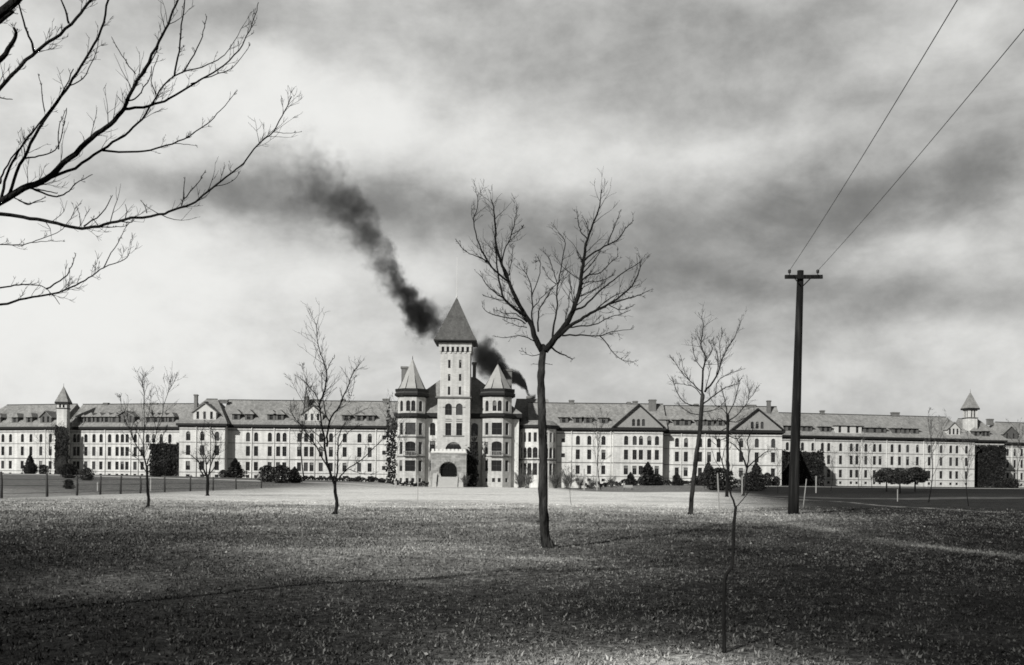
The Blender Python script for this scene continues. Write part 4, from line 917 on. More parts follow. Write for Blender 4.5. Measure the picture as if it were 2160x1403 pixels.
traced_tree("bare_tree", "slim young bare tree with a low fork, right behind the sapling before the dark shrubs", (1568, 1046), (1380, 640), 3.05, ([(578,1200),(585,1130),(597,1060)], 8, 7), limbs, None, 13, ("bark_pale", "bark", "twig"), "bare trees on the lawn", .5, .01, 1.3, 1, None, (.16, .32))
# sapling in the foreground
limbs = [([(300,515),(270,420),(245,320),(220,240),(205,170),(185,100)], 6.5, 1.6), ([(302,515),(340,470),(380,420),(430,330)], 3.2, 1.2), ([(270,420),(265,300),(260,180)], 3, 1.2), ([(245,320),(200,270),(170,200)], 2.6, 1), ([(225,250),(240,180),(270,120)], 2.4, 1), ([(205,170),(160,130),(150,70)], 2, 1)]
traced_tree("sapling", "thin dark crooked sapling standing alone in the near grass", (1527, 1377), (1440, 880), 2.697, ([(235,1200),(234,1060),(243,910),(278,850),(288,750),(292,620),(302,515)], 11, 8.5), limbs, None, 14, ("bark", "bark", "twig"), None, .35, .0022, .8, 1, None, (.12, .3))

# overhanging tree at upper left (trunk outside the frame)
over = [
 ([(-420,1150),(-200,980),(0,880),(100,822),(200,780),(300,690),(400,600),(480,540),(540,472),(560,420),(610,330),(680,210),(730,100),(775,0),(800,-60)], 19, 3),
 ([(540,475),(650,460),(740,430),(850,360),(950,300),(1040,220),(1100,100),(1125,10)], 7, 1.6),
 ([(200,782),(330,730),(440,655),(540,590),(620,520),(680,420),(760,330),(850,300),(950,260),(1000,210),(1060,110)], 7.5, 1.2),
 ([(760,332),(780,220),(795,80),(805,-20)], 5, 2.2), ([(800,312),(860,210),(885,140),(900,70)], 3.5, 1.4), ([(830,365),(950,320),(1010,295),(1090,190)], 3, 1.2),
 ([(445,655),(600,660),(700,640),(800,605),(900,540),(960,480),(1025,400)], 5.5, 1.3), ([(750,625),(800,628),(860,635)], 2.2, 1),
 ([(0,880),(40,840),(90,720),(150,590),(230,470),(300,370),(370,260),(440,130),(470,0),(480,-60)], 8, 4), ([(5,865),(30,760),(80,660),(140,580),(260,420),(320,300)], 7, 2),
 ([(-420,700),(-200,560),(-60,450),(0,385),(70,310),(160,220),(260,150),(350,60),(400,-10)], 10, 5),
 ([(-400,480),(-100,140),(0,60),(90,-20)], 24, 16), ([(-300,420),(-60,290),(0,260),(45,200),(70,150),(60,120)], 16, 5), ([(-250,300),(0,90),(60,50)], 12, 6),
 ([(110,690),(170,680),(240,655),(270,580),(290,470)], 4, 1.6), ([(-420,960),(-150,925),(0,932),(100,946),(220,966),(330,992),(430,986),(540,956),(690,935),(770,910),(850,880),(920,820),(1000,760),(1060,710),(1120,630),(1190,572),(1240,480),(1270,420)], 10.5, 2),
 ([(1190,575),(1250,580),(1310,574)], 1.8, .9), ([(790,895),(800,850),(805,770)], 3.5, 1.5), ([(798,868),(860,800),(895,740)], 3, 1.3), ([(365,985),(440,930),(490,850)], 4, 1.6), ([(640,928),(632,900),(620,880)], 2.5, 1.3), ([(545,952),(552,920),(545,890)], 2.5, 1.2), ([(350,985),(345,930),(330,890)], 2.2, 1.2), ([(1010,745),(1000,740),(995,715)], 2, 1),
 ([(930,815),(1010,790),(1045,745)], 2.2, 1), ([(530,965),(570,968),(585,955)], 3, 1.5), ([(440,990),(500,988),(545,985),(560,972)], 2.5, 1.2),
 ([(-420,1250),(-150,1330),(0,1325),(110,1300),(230,1280),(330,1240),(400,1200),(450,1165),(540,1130),(565,1095)], 7, 1.4), ([(450,1168),(500,1080),(540,1000),(580,955)], 2.6, 1), ([(200,1258),(280,1210),(310,1160),(330,1110)], 4, 1.4), ([(-200,1270),(0,1255),(80,1240),(150,1240),(210,1260),(260,1325)], 4.5, 1.3),
 ([(-300,1080),(-100,1062),(0,1065),(100,1065),(180,1040),(270,1000),(330,900)], 3.5, 1.2), ([(120,1060),(200,1050),(280,1050)], 2, 1), ([(80,870),(120,890),(150,880),(200,858)], 4, 1.6), ([(140,820),(230,855),(290,840),(330,800),(400,760)], 5, 1.6), ([(130,820),(190,830),(250,842)], 4, 2),
 ([(150,232),(140,190),(110,120),(80,10)], 6, 3), ([(300,102),(280,30),(255,-20)], 5, 2.5), ([(590,322),(530,240),(485,160)], 2.6, 1.2), ([(195,485),(180,380),(165,320)], 2.6, 1.2), ([(680,410),(660,350),(690,240)], 3, 1.4), ([(-50,400),(0,425),(55,433)], 4, 1.6), ([(290,380),(360,340),(410,250),(430,170)], 3, 1.4), ([(555,440),(600,420),(650,340),(660,290)], 4, 1.6), ([(610,340),(640,300),(690,200)], 4, 2),
 ([(255,650),(255,560),(285,480)], 3, 1.2), ([(0,800),(20,740),(90,640),(150,560)], 5, 2), ([(60,860),(120,885),(200,875)], 3, 1.2), ([(430,985),(410,960),(395,945)], 2.4, 1), ([(690,930),(640,900),(610,870)], 2, .9)]
traced_tree("bare_tree", "big bare tree whose branches reach in from outside the frame at upper left", None, (0, 0), 2.0636, ([(-560,2700),(-540,2200),(-520,1700),(-470,1300),(-420,1000),(-400,700),(-360,400),(-300,120),(-240,-200)], 40, 22), over, 9.5, 20, ("bark", "bark", "twig"), "bare trees on the lawn", .28, .0024, .8, 1, (-420, 1000), (.04, .11), 1, .35)
# its trunk needs to reach the ground: a flared bole below the traced part
ot = [o for o in bpy.data.objects if o.get("label", "").startswith("big bare tree")][0]
ot.location.x = at(-560 / 2.0636, 1380, 9.5).x
b0 = at(-560 / 2.0636, 2700 / 2.0636, 9.5)
for ch in kids(ot):
    for v in ch.data.vertices: v.co.x -= (ot.location.x - at(-420 / 2.0636, 1000 / 2.0636, 9.5).x)
q = MB(); rb = 40 * 9.5 / F / 2.0636; q.tube([(b0.x, 9.5, -.3), (b0.x, 9.5, .05), (b0.x, 9.5, b0.z + .05)], [rb * 1.6, rb * 1.25, rb], 12); q.build("trunk_base", M["bark"], ot, ot.location)

# far little trees made from two generic kinds
def generic_tree(name, h, seed, label, cat="tree", group=None, mats=("bark", "bark", "twig_far"), n=9, rmin=.016, spread=.5, trunk_r=.07, fork=.3):
    r = random.Random(seed); t = thing(name, (0, 0, 0), label, cat, group); m = MB()
    pts = [Vector((0, 0, -.2)), Vector((r.uniform(-.05, .05) * h, 0, h * fork)), Vector((r.uniform(-.04, .04) * h, r.uniform(-.04, .04) * h, h * .65)), Vector((r.uniform(-.05, .05) * h, 0, h))]
    ln = smooth_line(pts, 5); nn_ = len(ln); rd = [trunk_r * (1 - .85 * i / nn_) for i in range(nn_)]; m.tube(ln, rd, 7); m.build("trunk", M[mats[0]], t)
    c = MB()
    for i in range(n):
        k = int(nn_ * (fork + (.95 - fork) * i / n)); p = ln[min(k, nn_ - 1)]; an = r.uniform(0, 6.28); d = Vector((math.cos(an) * spread, math.sin(an) * spread, 1)).normalized(); L_ = h * r.uniform(.25, .5) * (1.2 - i / n * .7)
        q = [p]
        for s_ in range(5): d = (d + Vector((r.gauss(0, .12), r.gauss(0, .12), r.gauss(.05, .1)))).normalized(); q.append(q[-1] + d * L_ / 5)
        rr0 = trunk_r * .4; rq = [rr0 * (1 - .8 * j / 5) for j in range(6)]; c.tube(q, rq, 5, 0); sprout(c, q, rq, r, 1, 6, L_ * .25, L_ * .5, .3, .2, rmin)
    c.build("crown", [M[mats[1]], M[mats[2]]], t); return t
def place(t, px, py, h=None, ref=1.0, Y=None, rz=0, label=None):
    if Y is None: g = ground(px, py)
    else: x = X(px, Y, py); g = Vector((x, Y, gz(x, Y)))
    t.location = g; t.rotation_euler = (0, 0, rz)
    if h: s_ = h / ref; t.scale = (s_, s_, s_)
    if label: t["label"] = label
    return t
gt = generic_tree("bare_tree", 10, 31, "slender bare tree before the right inner wing, left of its broad gable", group="distant bare trees by the hospital")
place(gt, 1268, 1032, 16, 10, Y=215)
gt2 = generic_tree("bare_tree", 10, 37, "bare tree rising against the wall between the long left wing and the central block", group="distant bare trees by the hospital", n=12, spread=.7)
place(gt2, 829, 1024, 20, 10, Y=250)
for (src, px, py, h, Y, rz, lb) in ((gt2, 106, 1005, 11, 240, 1.2, "bare tree in front of the far left wing, beside the small spired tower"),
    (gt, 1958, 1062, 9, 105, 2.2, "dark slender bare tree beside three round dark evergreens on the right lawn"),
    (gt, 2043, 1078, 6, 88, .4, "small thin bare tree before the far right end of the outer wing"),
    (gt2, 1812, 1034, 9, 190, 2.0, "small bare tree below the white attic bay of the right outer wing"),
    (gt, 642, 1024, 24, 225, 1.0, "tall thin bare tree in front of the middle of the long left inner wing"),
    (gt2, 1108, 1026, 9, 235, 4.0, "pale brushy bare tree before the round-fronted block"),
    (gt2, 2148, 1040, 15, 250, 3.0, "bare tree before the far right wing at the frame edge"),
    (gt, 1752, 1037, 7, 170, 3.3, "small bare tree at the foot of the black ivy link, right of the utility pole"),
    (gt2, 148, 1003, 13, 235, 2.5, "bushy bare tree at the foot of the small spired tower at far left"),
    (gt, 1205, 1064, 2.6, 65, .7, "tiny bare whip of a sapling on the bright lawn, right of the tallest tree"),
    (gt, 1840, 1034, 8, 185, 5.1, "thin bare tree just left of the three round evergreens"),
    (gt2, 1640, 1032, 7, 160, 5.0, "small bare tree before the right corner of the gabled pavilion")):
    place(copy_tree(src), px, py, h, 10, Y=Y, rz=rz, label=lb)

# bare shrubs along the porch block
def shrub(name, label, h, seed, n=26, mat="twig_far", rmin=.02, group="bare shrubs by the round-fronted block"):
    r = random.Random(seed); t = thing(name, (0, 0, 0), label, "shrub", group); c = MB(); q = MB()
    for i in range(n):
        an = r.uniform(0, 6.28); d = Vector((math.cos(an) * r.uniform(.1, .6), math.sin(an) * r.uniform(.1, .6), 1)).normalized(); p = [Vector((r.uniform(-.3, .3), r.uniform(-.3, .3), -.1))]; L_ = h * r.uniform(.6, 1)
        for s_ in range(5): d = (d + Vector((r.gauss(0, .13), r.gauss(0, .13), .02))).normalized(); p.append(p[-1] + d * L_ / 5)
        rd = [.03, .028, .025, .022, .02, .016]; (q if i < 5 else c).tube(p, rd, 4, 0); sprout(c, p, rd, r, 1, 6, h * .15, h * .35, .2, .2, rmin, 0)
    q.build("stem", M["twig_far"], t); c.build("crown", M[mat], t); return t
sh1 = shrub("bare_shrub", "grey bare shrub against the round-fronted block, left of the tallest tree's trunk", 3.2, 41)
place(sh1, 1112, 1026, 5.2, 3.2, Y=246)
for px, h, Y, lb in ((1096, 4.5, 247, "grey bare shrub close to the right turret of the central block"), (1172, 4.6, 244, "grey bare shrub right of the tallest tree's trunk, before the right inner wing"), (1196, 5.0, 240, "tall twiggy grey shrub before the square windows of the right inner wing"),
                     (1224, 3.6, 238, "low grey shrub before the first dormers of the right inner wing"), (1248, 3.2, 238, "low grey shrub just left of the slender tree at the right inner wing"), (1290, 3.0, 240, "low grey shrub left of the conifers at the broad gable"), (1572, 3.6, 190, "grey tangled shrub beside the low-forked young tree"),
                     (982, 3.4, 250, "twiggy shrub in the corner between the porch and the right turret"), (124, 4, 230, "grey shrub beside the small spired tower at far left")):
    place(copy_tree(sh1), px, 1026, h, 3.2, Y=Y, rz=px * .37, label=lb)

# evergreens
def evergreen(name, label, seed, shape, group, n=2600, trunk=True):
    """unit-high bush; shape: cone / round / tree"""
    r = random.Random(seed); t = thing(name, (0, 0, 0), label, "bush" if shape != "tree" else "tree", group); c = MB()
    lumps = [(r.uniform(0, 6.28), r.uniform(.1, .9), r.uniform(.1, .25)) for _ in range(14)]
    for _ in range(n):
        an = r.uniform(0, 6.28); z = r.random()
        if shape == "cone": rad_ = .34 * (1 - z) ** .75 * min(1, z * 8 + .45)
        elif shape == "round": rad_ = .5 * math.sqrt(max(0, 1 - (2 * z - .9) ** 2 * .8))
        else: z = .42 + .58 * z; u = (z - .42) / .58; rad_ = .46 * math.sqrt(max(0.01, 1 - (2 * u - .85) ** 2 * .75))
        for la, lz_, ls in lumps:
            da = abs((an - la + 3.14) % 6.28 - 3.14); rad_ *= 1 + 1.7 * ls * math.exp(-(da / .5) ** 2 - ((z - lz_) / .15) ** 2)
        f = r.random() ** .4 * r.uniform(.8, 1.2); P = Vector((math.cos(an) * rad_ * f, math.sin(an) * rad_ * f, z + r.uniform(-.03, .03)))
        sz = r.uniform(.03, .085); qn = Quaternion((r.gauss(0, 1), r.gauss(0, 1), r.gauss(0, 1)), r.uniform(0, 3))
        c.add([P + qn @ Vector(v) * sz for v in ((-.5, 0, -.35), (.5, 0, -.2), (.6, .1, .4), (-.2, 0, .5))], [(0, 1, 2, 3)])
    c.build("crown", M["needle"], t); m = MB(); m.tube([(0, 0, -.08), (0, 0, .3), (.01, 0, .8)], [.035, .03, .012], 6); m.build("trunk", M["bark"], t); return t
eg = "clipped evergreens along the hospital"
ev = {k: evergreen("evergreen_" + ("tree" if k == "tree" else "bush"), "x", s_, k, eg) for k, s_ in (("cone", 51), ("round", 52), ("tree", 53))}
used = set()
def ever(kind, px, py, hpx, label, Y=None, sq=1.0):
    t = ev[kind] if kind not in used else copy_tree(ev[kind]); used.add(kind)
    place(t, px, py, Y=Y, rz=px * .7, label=label); Yd = t.location.y; h = hpx * Yd / F; t.scale = (h * sq, h * sq, h); t["label"] = label
for a in (("round", 66, 1004, 22, "dark rounded evergreen at the foot of the far left wing, leftmost of a pair", 255), ("round", 92, 1004, 19, "dark rounded evergreen at the foot of the far left wing, nearer the small spired tower", 255),
  ("cone", 63, 1003, 40, "slim conifer standing before the leftmost lower windows of the far left wing", 262), ("round", 146, 1021, 30, "dark low evergreen clump before the spired tower's base", 190, 1.0), ("round", 183, 1022, 26, "dark evergreen beside the left fence, before the row of dormers", 175),
  ("round", 145, 1036, 20, "small dark evergreen standing behind the left fence", 125, .9), ("cone", 496, 1012, 40, "dark conifer in the shaded corner right of the white pavilion", 262, 1.3), ("round", 470, 1012, 16, "small round dark bush at the right corner of the white pavilion", 260),
  ("round", 563, 1025, 34, "rounded evergreen before the long left wing, leftmost of three", 205), ("round", 594, 1026, 37, "biggest rounded evergreen, middle of three before the long left wing", 200), ("cone", 621, 1025, 33, "pointed evergreen, right of the two rounded ones before the long left wing", 205, 1.3),
  ("round", 783, 1018, 12, "low dark bush at the foot of the long left wing near the central block", 262, 1.3), ("round", 805, 1018, 10, "lowest dark bush at the foot of the long left wing, nearest the central block", 262, 1.3), ("round", 755, 1018, 10, "low dark bush at the foot of the long left wing below its paired dormers", 262, 1.4),
  ("cone", 1330, 1022, 28, "broad conifer at the left foot of the broad gable", 240, 1.3), ("cone", 1366, 1022, 48, "tallest dark conifer, standing before the broad gable of the right inner wing", 238, 1.2), ("round", 1386, 1022, 24, "rounded evergreen at the right corner of the broad gable", 240, .9),
  ("cone", 1428, 1022, 26, "squat conifer beneath the first windows right of the broad gable", 238, 1.5), ("cone", 1494, 1024, 50, "tall dark conifer right of the crooked-trunked tree", 225, 1.1), ("round", 1472, 1022, 20, "low dark bush behind the crooked-trunked tree", 235, 1.3),
  ("round", 1518, 1036, 46, "wide dark evergreen mass behind the thin sapling", 175, 1.25), ("round", 1590, 1034, 40, "dark evergreen right of the low-forked young tree", 175, 1.1), ("cone", 1594, 1034, 56, "dark upright conifer before the gabled pavilion", 190, .9),
  ("round", 1618, 1024, 27, "round potted-looking evergreen left of the pavilion's right corner", 230, .8), ("round", 1637, 1024, 20, "small round evergreen at the pavilion's right corner", 232, .8),
  ("tree", 1870, 1042, 48, "round-headed dark evergreen tree, leftmost of three on the right lawn", 165, 1.0), ("tree", 1898, 1048, 52, "round-headed dark evergreen tree, middle of three on the right lawn", 150, 1.0), ("tree", 1930, 1042, 50, "round-headed dark evergreen tree, rightmost of three on the right lawn", 165, 1.1),
  ("round", 2132, 1040, 20, "low dark bush at the foot of the far right wing", 280, 1.6), ("round", 2108, 1036, 14, "low dark bush at the foot of the shaded right end block", 285, 1.6), ("cone", 356, 1014, 30, "dark conifer against the left ivy covered link", 262, 1.2), ("round", 330, 1018, 26, "rounded evergreen beside the bushy bare tree's stake", 230, 1.0)): ever(*a)
# low hedge in front of the wings
def hedge(pL, pR, Y, h, label, seed, w=1.4):
    x0, x1 = X(pL, Y), X(pR, Y); r = random.Random(seed); c = MB(); O = Vector((x0, Y, gz(x0, Y)))
    for _ in range(int((x1 - x0) * 75)):
        x = r.uniform(x0, x1); hh = h * (1 + .25 * math.sin(x * 1.7 + seed) + .15 * math.sin(x * 4.1)); P = Vector((x, Y + r.uniform(-w / 2, w / 2), gz(x, Y) + r.random() ** .6 * hh)); qn = Quaternion((r.gauss(0, 1), r.gauss(0, 1), r.gauss(0, 1)), r.uniform(0, 3)); sz = r.uniform(.18, .42)
        c.add([P + qn @ Vector(v) * sz for v in ((-.5, 0, -.35), (.5, 0, -.2), (.6, .1, .4), (-.2, 0, .5))], [(0, 1, 2, 3)])
    o = c.build("hedge", M["needle"], None, O); o.location = O; tag(o, label, "hedge", "low hedges at the foot of the walls")
hedge(690, 824, 262, 1.0, "low dark hedge along the foot of the long left wing", 1); hedge(838, 905, 250, 1.1, "low dark hedge in front of the left turret", 2); hedge(1235, 1400, 250, 1.3, "low dark hedge along the foot of the right inner wing", 3); hedge(1400, 1640, 252, 1.2, "low dark hedge along the foot of the gabled right wing", 4)
hedge(640, 690, 262, .8, "short dark hedge left of the bare tree with the long leader", 5)

# ------------------------------------------------------------------ utility pole and lines
YPz = ground(1672, 1085).y
pb_ = at(1673, 1085, YPz); pt_ = at(1688.5, 571, YPz); up_ = thing("utility_pole", (pb_.x, YPz, gz(pb_.x, YPz)), "leaning wooden utility pole with one crossarm and two insulators", "pole"); uo = Vector(up_.location)
k = YPz / F; m = MB(); n = 16; ln = [pb_.lerp(pt_, i / n) - uo for i in range(n + 1)]; ln[0].z -= .4
m.tube(ln, [(11.5 + (6.6 - 11.5) * i / n) * k for i in range(n + 1)], 12); m.build("pole_shaft", M["polewood"], up_)
dirp = (pt_ - pb_).normalized(); ar = MB(); ac = at(1691.5, 586, YPz) - uo; axx = Vector((1, .12, .036)).normalized(); axy = Vector((-.12, 1, 0)).normalized(); axz = axx.cross(axy)
def obox(mb, c, ex, ey, ez, hx, hy, hz):
    v = [c + ex * (sx * hx) + ey * (sy * hy) + ez * (sz * hz) for sz in (-1, 1) for sx, sy in ((-1, -1), (1, -1), (1, 1), (-1, 1))]
    mb.add(v, [(0, 3, 2, 1), (4, 5, 6, 7), (0, 1, 5, 4), (1, 2, 6, 5), (2, 3, 7, 6), (3, 0, 4, 7)])
off_ = axy * (-(7 * k + .06)); arc_ = ac + off_
obox(ar, arc_, axx, axy, axz, 41 * k, .055, 3.9 * k); ar.build("crossarm", M["polewood"], up_)
tips = []
for sx in (-31, 31):
    q = MB(); c = arc_ + axx * (sx * k) + axz * (3.9 * k); q.tube([c, c + axz * (4 * k)], [.02, .02], 6, 0)
    q.tube([c + axz * (3.5 * k), c + axz * (5 * k), c + axz * (6.5 * k), c + axz * (8.2 * k), c + axz * (10 * k), c + axz * (11.5 * k)], [2 * k, 3.3 * k, 2.6 * k, 3.6 * k, 3.2 * k, 1.2 * k], 10, 1); q.build("insulator", [M["iron"], M["porcelain"]], up_)
    tips.append(c + axz * (9 * k) + uo)
for sx in (-1, 1):
    q = MB(); a = arc_ + axx * ((sx * 17 - 3) * k) - axz * (3.5 * k) - axy * .02; b_ = arc_ + axx * ((sx * 3 - 3.8) * k) - axz * (18 * k) + axy * .05; q.tube([a, b_], [.032, .032], 5); q.build("brace", M["iron"], up_)
for tip, hit, name in ((tips[0], (2025, 0), "left"), (tips[1], (2160, 70), "right")):
    # straight through the sagging catenary to the next pole behind the viewer
    Yh = 22.0; H_ = at(hit[0], hit[1], Yh)
    L0 = YPz - Yh
    zw = tip.z - .55; Yh = (zw - EYE) / uv(*hit)[1]; H_ = at(hit[0], hit[1], Yh)
    far = tip + (H_ - tip) * ((YPz + 14) / (YPz - Yh)); far.z = tip.z + .2
    pts = []
    for i in range(49):
        t_i = i / 48; p = tip.lerp(far, t_i); p.z = tip.z + (far.z - tip.z) * t_i; tH = (YPz - Yh) / (YPz + 14); sag = .55 / (4 * tH * (1 - tH)); p.z -= 4 * sag * t_i * (1 - t_i); pts.append(p)
    c = MB(); c.tube(pts, [.011] * 49, 6); o = c.build("power_line", M["iron"], None, tip); o.location = tip
    tag(o, "wire leaving the insulator on the %s end of the crossarm" % name + (", higher of the two wires" if name == "left" else ", lower of the two wires"), "wire", "overhead wires")

# ------------------------------------------------------------------ fence, stakes
xf = -38.0; ys = [62, 67.5, 73.5, 80.5, 86, 91, 95.5, 101, 108, 116, 125, 136, 149]
ft = thing("fence", (xf, 62, gz(xf, 62)), "old fence of dark posts and thin rails along the left edge of the lawn", "fence"); fo = Vector(ft.location)
for i, y in enumerate(ys):
    z = gz(xf, y); q = MB(); hgt = 1.75 if i not in (2, 3) else 2.0; xj = xf + random.uniform(-.15, .15)
    q.tube([(xj, y, z - .2), (xj + random.uniform(-.04, .04), y, z + hgt * .6), (xj + random.uniform(-.06, .06), y, z + hgt)], [.11, .1, .085], 7); q.build("post", M["wood"], ft, fo)
for h in (.35, .95, 1.45):
    q = MB(); q.tube([(xf, y, gz(xf, y) + h) for y in ys], [.016] * len(ys), 5); q.build("rail", M["wood"], ft, fo)
pw = MB(); obox(pw, Vector((0, 0, .8)), Vector((1, 0, 0)), Vector((0, 1, 0)), Vector((0, 0, 1)), .07, .07, 1.0); 
pc = MB(); pc.rings([[(-.09, -.09, 1.8), (.09, -.09, 1.8), (.09, .09, 1.8), (-.09, .09, 1.8)], [(-.01, -.01, 1.92), (.01, -.01, 1.92), (.01, .01, 1.92), (-.01, .01, 1.92)]])
wp = thing("stake", (0, 0, 0), "white stake beside the bushy bare tree at left", "stake", "whitewashed stakes"); pw.build("shaft", M["white"], wp); pc.build("tip", M["white"], wp)
first = True
for px, py, hpx, Y, lb, w_ in ((318, 1036, 28, None, "white stake beside the bushy bare tree at left", 1.6), (206, 1037, 20, None, "short white stake behind the left fence", 1.6), (881, 1064, 62, None, "thin pale stake on the lawn in front of the left turret", .45), (1232, 1033, 46, 190, "white stake below the first dormers of the right inner wing", 1.6), (1259, 1033, 52, 190, "tall white stake beside the slender tree at the right inner wing", 1.6),
   (1518, 1088, 90, None, "tall leaning white stake left of the thin sapling", .9), (1565, 1043, 40, None, "white stake right of the thin sapling's fork", 1.3), (1694, 1060, 62, 62, "pale stake leaning against the foot of the utility pole", .8), (1721, 1040, 36, None, "pale stake standing before the black ivy link", 1.3), (835, 1030, 14, 215, "short white stake before the left turret's hedge", 2.0), (1893, 1058, 26, None, "pale stake under the middle round-headed evergreen", 1.0)):
    t = wp if first else copy_tree(wp); first = False; place(t, px, py, Y=Y, label=lb); h = hpx * t.location.y / F / 1.9; ws = max(.35, w_ * t.location.y / 190) ; t.scale = (ws, ws, h)
    if px == 1518: t.rotation_euler = (0, R(-4), .3)
    if px == 1694: t.rotation_euler = (0, R(6), 0)
bx_ = thing("bench", (0, 0, 0), "small pale bench by the hedge before the broad gable", "bench"); q = MB(); q.box(-.9, .9, -.25, .25, .42, .5); q.build("seat", M["white"], bx_); q = MB(); q.box(-.9, .9, .25, .31, .55, .95); q.build("backrest", M["white"], bx_)
for sx in (-.75, .75): q = MB(); q.box(sx - .05, sx + .05, -.2, .28, 0, .418); q.build("leg", M["wood"], bx_)
place(bx_, 1325, 1029, Y=190)

# ------------------------------------------------------------------ ground sheets
def sheet(name, xs, ys_, zf, mat, label=None):
    xs = np.asarray(xs); ys_ = np.asarray(ys_); gx, gy = np.meshgrid(xs, ys_); z = zf(gx, gy); nx, ny = len(xs), len(ys_)
    v = np.stack([gx.ravel(), gy.ravel(), z.ravel()], 1); i = np.arange(nx * ny).reshape(ny, nx)
    f = np.stack([i[:-1, :-1].ravel(), i[:-1, 1:].ravel(), i[1:, 1:].ravel(), i[1:, :-1].ravel()], 1)
    me = bpy.data.meshes.new(name); me.from_pydata(v.tolist(), [], f.tolist()); me.materials.append(mat); me.polygons.foreach_set("use_smooth", [True] * len(f)); me.update()
    o = bpy.data.objects.new(name, me); COL.objects.link(o); return tag(o, label, kind="structure")
xs = np.concatenate([np.linspace(-4000, -420, 8), np.arange(-400, -60, 4), np.arange(-60, 60, .6), np.arange(60, 401, 4), np.linspace(440, 4000, 8)])
ysg = np.concatenate([np.linspace(-600, -30, 6), np.arange(-25, 60, .6), np.arange(60, 170, 1.2), np.arange(170, 300, 2.5), np.arange(300, 420, 15), np.linspace(450, 6000, 10)])
sheet("lawn", xs, ysg, tz, M["lawn"], "wide winter lawn, dark and littered near by, pale and dry towards the hospital")
def ribbon(name, line, width, mat, label, lift=.03, wob=0.0, across=5):
    r = random.Random(len(name)); pts = [Vector((a, b, 0)) for a, b in line]; ln = smooth_line(pts, 24); vs = []; n = len(ln)
    for i, p in enumerate(ln):
        t = ln[min(i + 1, n - 1)] - ln[max(i - 1, 0)]; t.normalize(); nrm = Vector((-t.y, t.x, 0)); w = width * (1 + wob * r.uniform(-1, 1))
        for k_ in range(across): q = p + nrm * w * (k_ / (across - 1) - .5); vs.append((q.x, q.y, gz(q.x, q.y) + lift))
    f = [(i * across + k_, i * across + k_ + 1, (i + 1) * across + k_ + 1, (i + 1) * across + k_) for i in range(n - 1) for k_ in range(across - 1)]
    me = bpy.data.meshes.new(name); me.from_pydata(vs, [], f); me.materials.append(mat); me.update(); o = bpy.data.objects.new(name, me); COL.objects.link(o); return tag(o, label, kind="structure")
ribbon("road", [(-220, 236), (-150, 226), (-95, 214), (-60, 208), (-30, 214), (-12, 240), (-12, 248)], 7, M["road"], "pale gravel drive before the left wings")
ribbon("road", [(45, 225), (75, 216), (105, 222), (140, 244), (210, 262)], 7, M["road"], "pale gravel drive before the right outer wing")
ribbon("path", [(30, 122), (60, 122), (110, 122), (170, 120)], 9, M["pathm"], "grey strip of path crossing the right lawn", .035, .15)

# ------------------------------------------------------------------ grass and leaves near by
def scatter(n, ymin, ymax, power):
    u = rng.random(n); y = (ymin ** power + u * (ymax ** power - ymin ** power)) ** (1 / power); y = y[rng.random(n) < 1 - np.clip((y - ymax * .35) / (ymax * .65), 0, 1) ** .75]; n = len(y); half = .57 * y + 1.0; x = (rng.random(n) * 2 - 1) * half; return x, y, n
def fan(name, verts, tone, k_, mat, label, cat):
    n = verts.shape[0]; me = bpy.data.meshes.new(name); nv = n * k_; me.vertices.add(nv); me.vertices.foreach_set("co", verts.astype(np.float32).ravel()); me.loops.add(nv); me.loops.foreach_set("vertex_index", np.arange(nv, dtype=np.int32)); me.polygons.add(n)
    me.polygons.foreach_set("loop_start", np.arange(0, nv, k_, dtype=np.int32)); me.update(calc_edges=True); me.materials.append(mat)
    at_ = me.attributes.new("tone", "FLOAT", "FACE"); at_.data.foreach_set("value", tone.astype(np.float32))
    o = bpy.data.objects.new(name, me); COL.objects.link(o); return tag(o, label, cat, kind="stuff")
def grass(nc, per, ymin, ymax, power):
    x, y, nc = scatter(nc, ymin, ymax, power); sc_ = np.clip(y / 13, 1.15, 3.4); tone = rng.random(nc)
    # clumps gather: shift every second one towards a neighbour's spot
    X_ = np.repeat(x, per); Y_ = np.repeat(y, per); S_ = np.repeat(sc_, per); T = np.repeat(tone, per); n = nc * per
    ra = rng.random(n) ** .5 * .055 * S_; an = rng.random(n) * 2 * np.pi; X_ = X_ + np.cos(an) * ra; Y_ = Y_ + np.sin(an) * ra
    Z_ = tz(X_, Y_); h = rng.uniform(.018, .05, n) * S_ ** .55 * np.repeat(rng.uniform(.5, 1.3, nc), per); w = rng.uniform(.009, .019, n) * S_
    la = an + rng.normal(0, .9, n); ll = rng.uniform(.2, 1.5, n); fa = rng.random(n) * 2 * np.pi
    e = np.stack([np.cos(fa), np.sin(fa), np.zeros(n)], 1) * w[:, None]; P = np.stack([X_, Y_, Z_ - .012], 1)
    dirv = np.stack([np.cos(la) * np.sin(ll), np.sin(la) * np.sin(ll), np.cos(ll) + .12], 1); md = np.stack([np.cos(la) * np.sin(ll) * .35, np.sin(la) * np.sin(ll) * .35, .3 + .35 * np.cos(ll)], 1)
    v = np.stack([P - e * .5, P + e * .5, P + md * h[:, None] + e * .45, P + dirv * h[:, None], P + md * h[:, None] - e * .45], 1)
    T = np.clip(T + rng.normal(0, .12, n), 0, 1); fan("grass", v, T, 5, M["blade"], "rough dark matted winter grass of the near lawn", "grass")
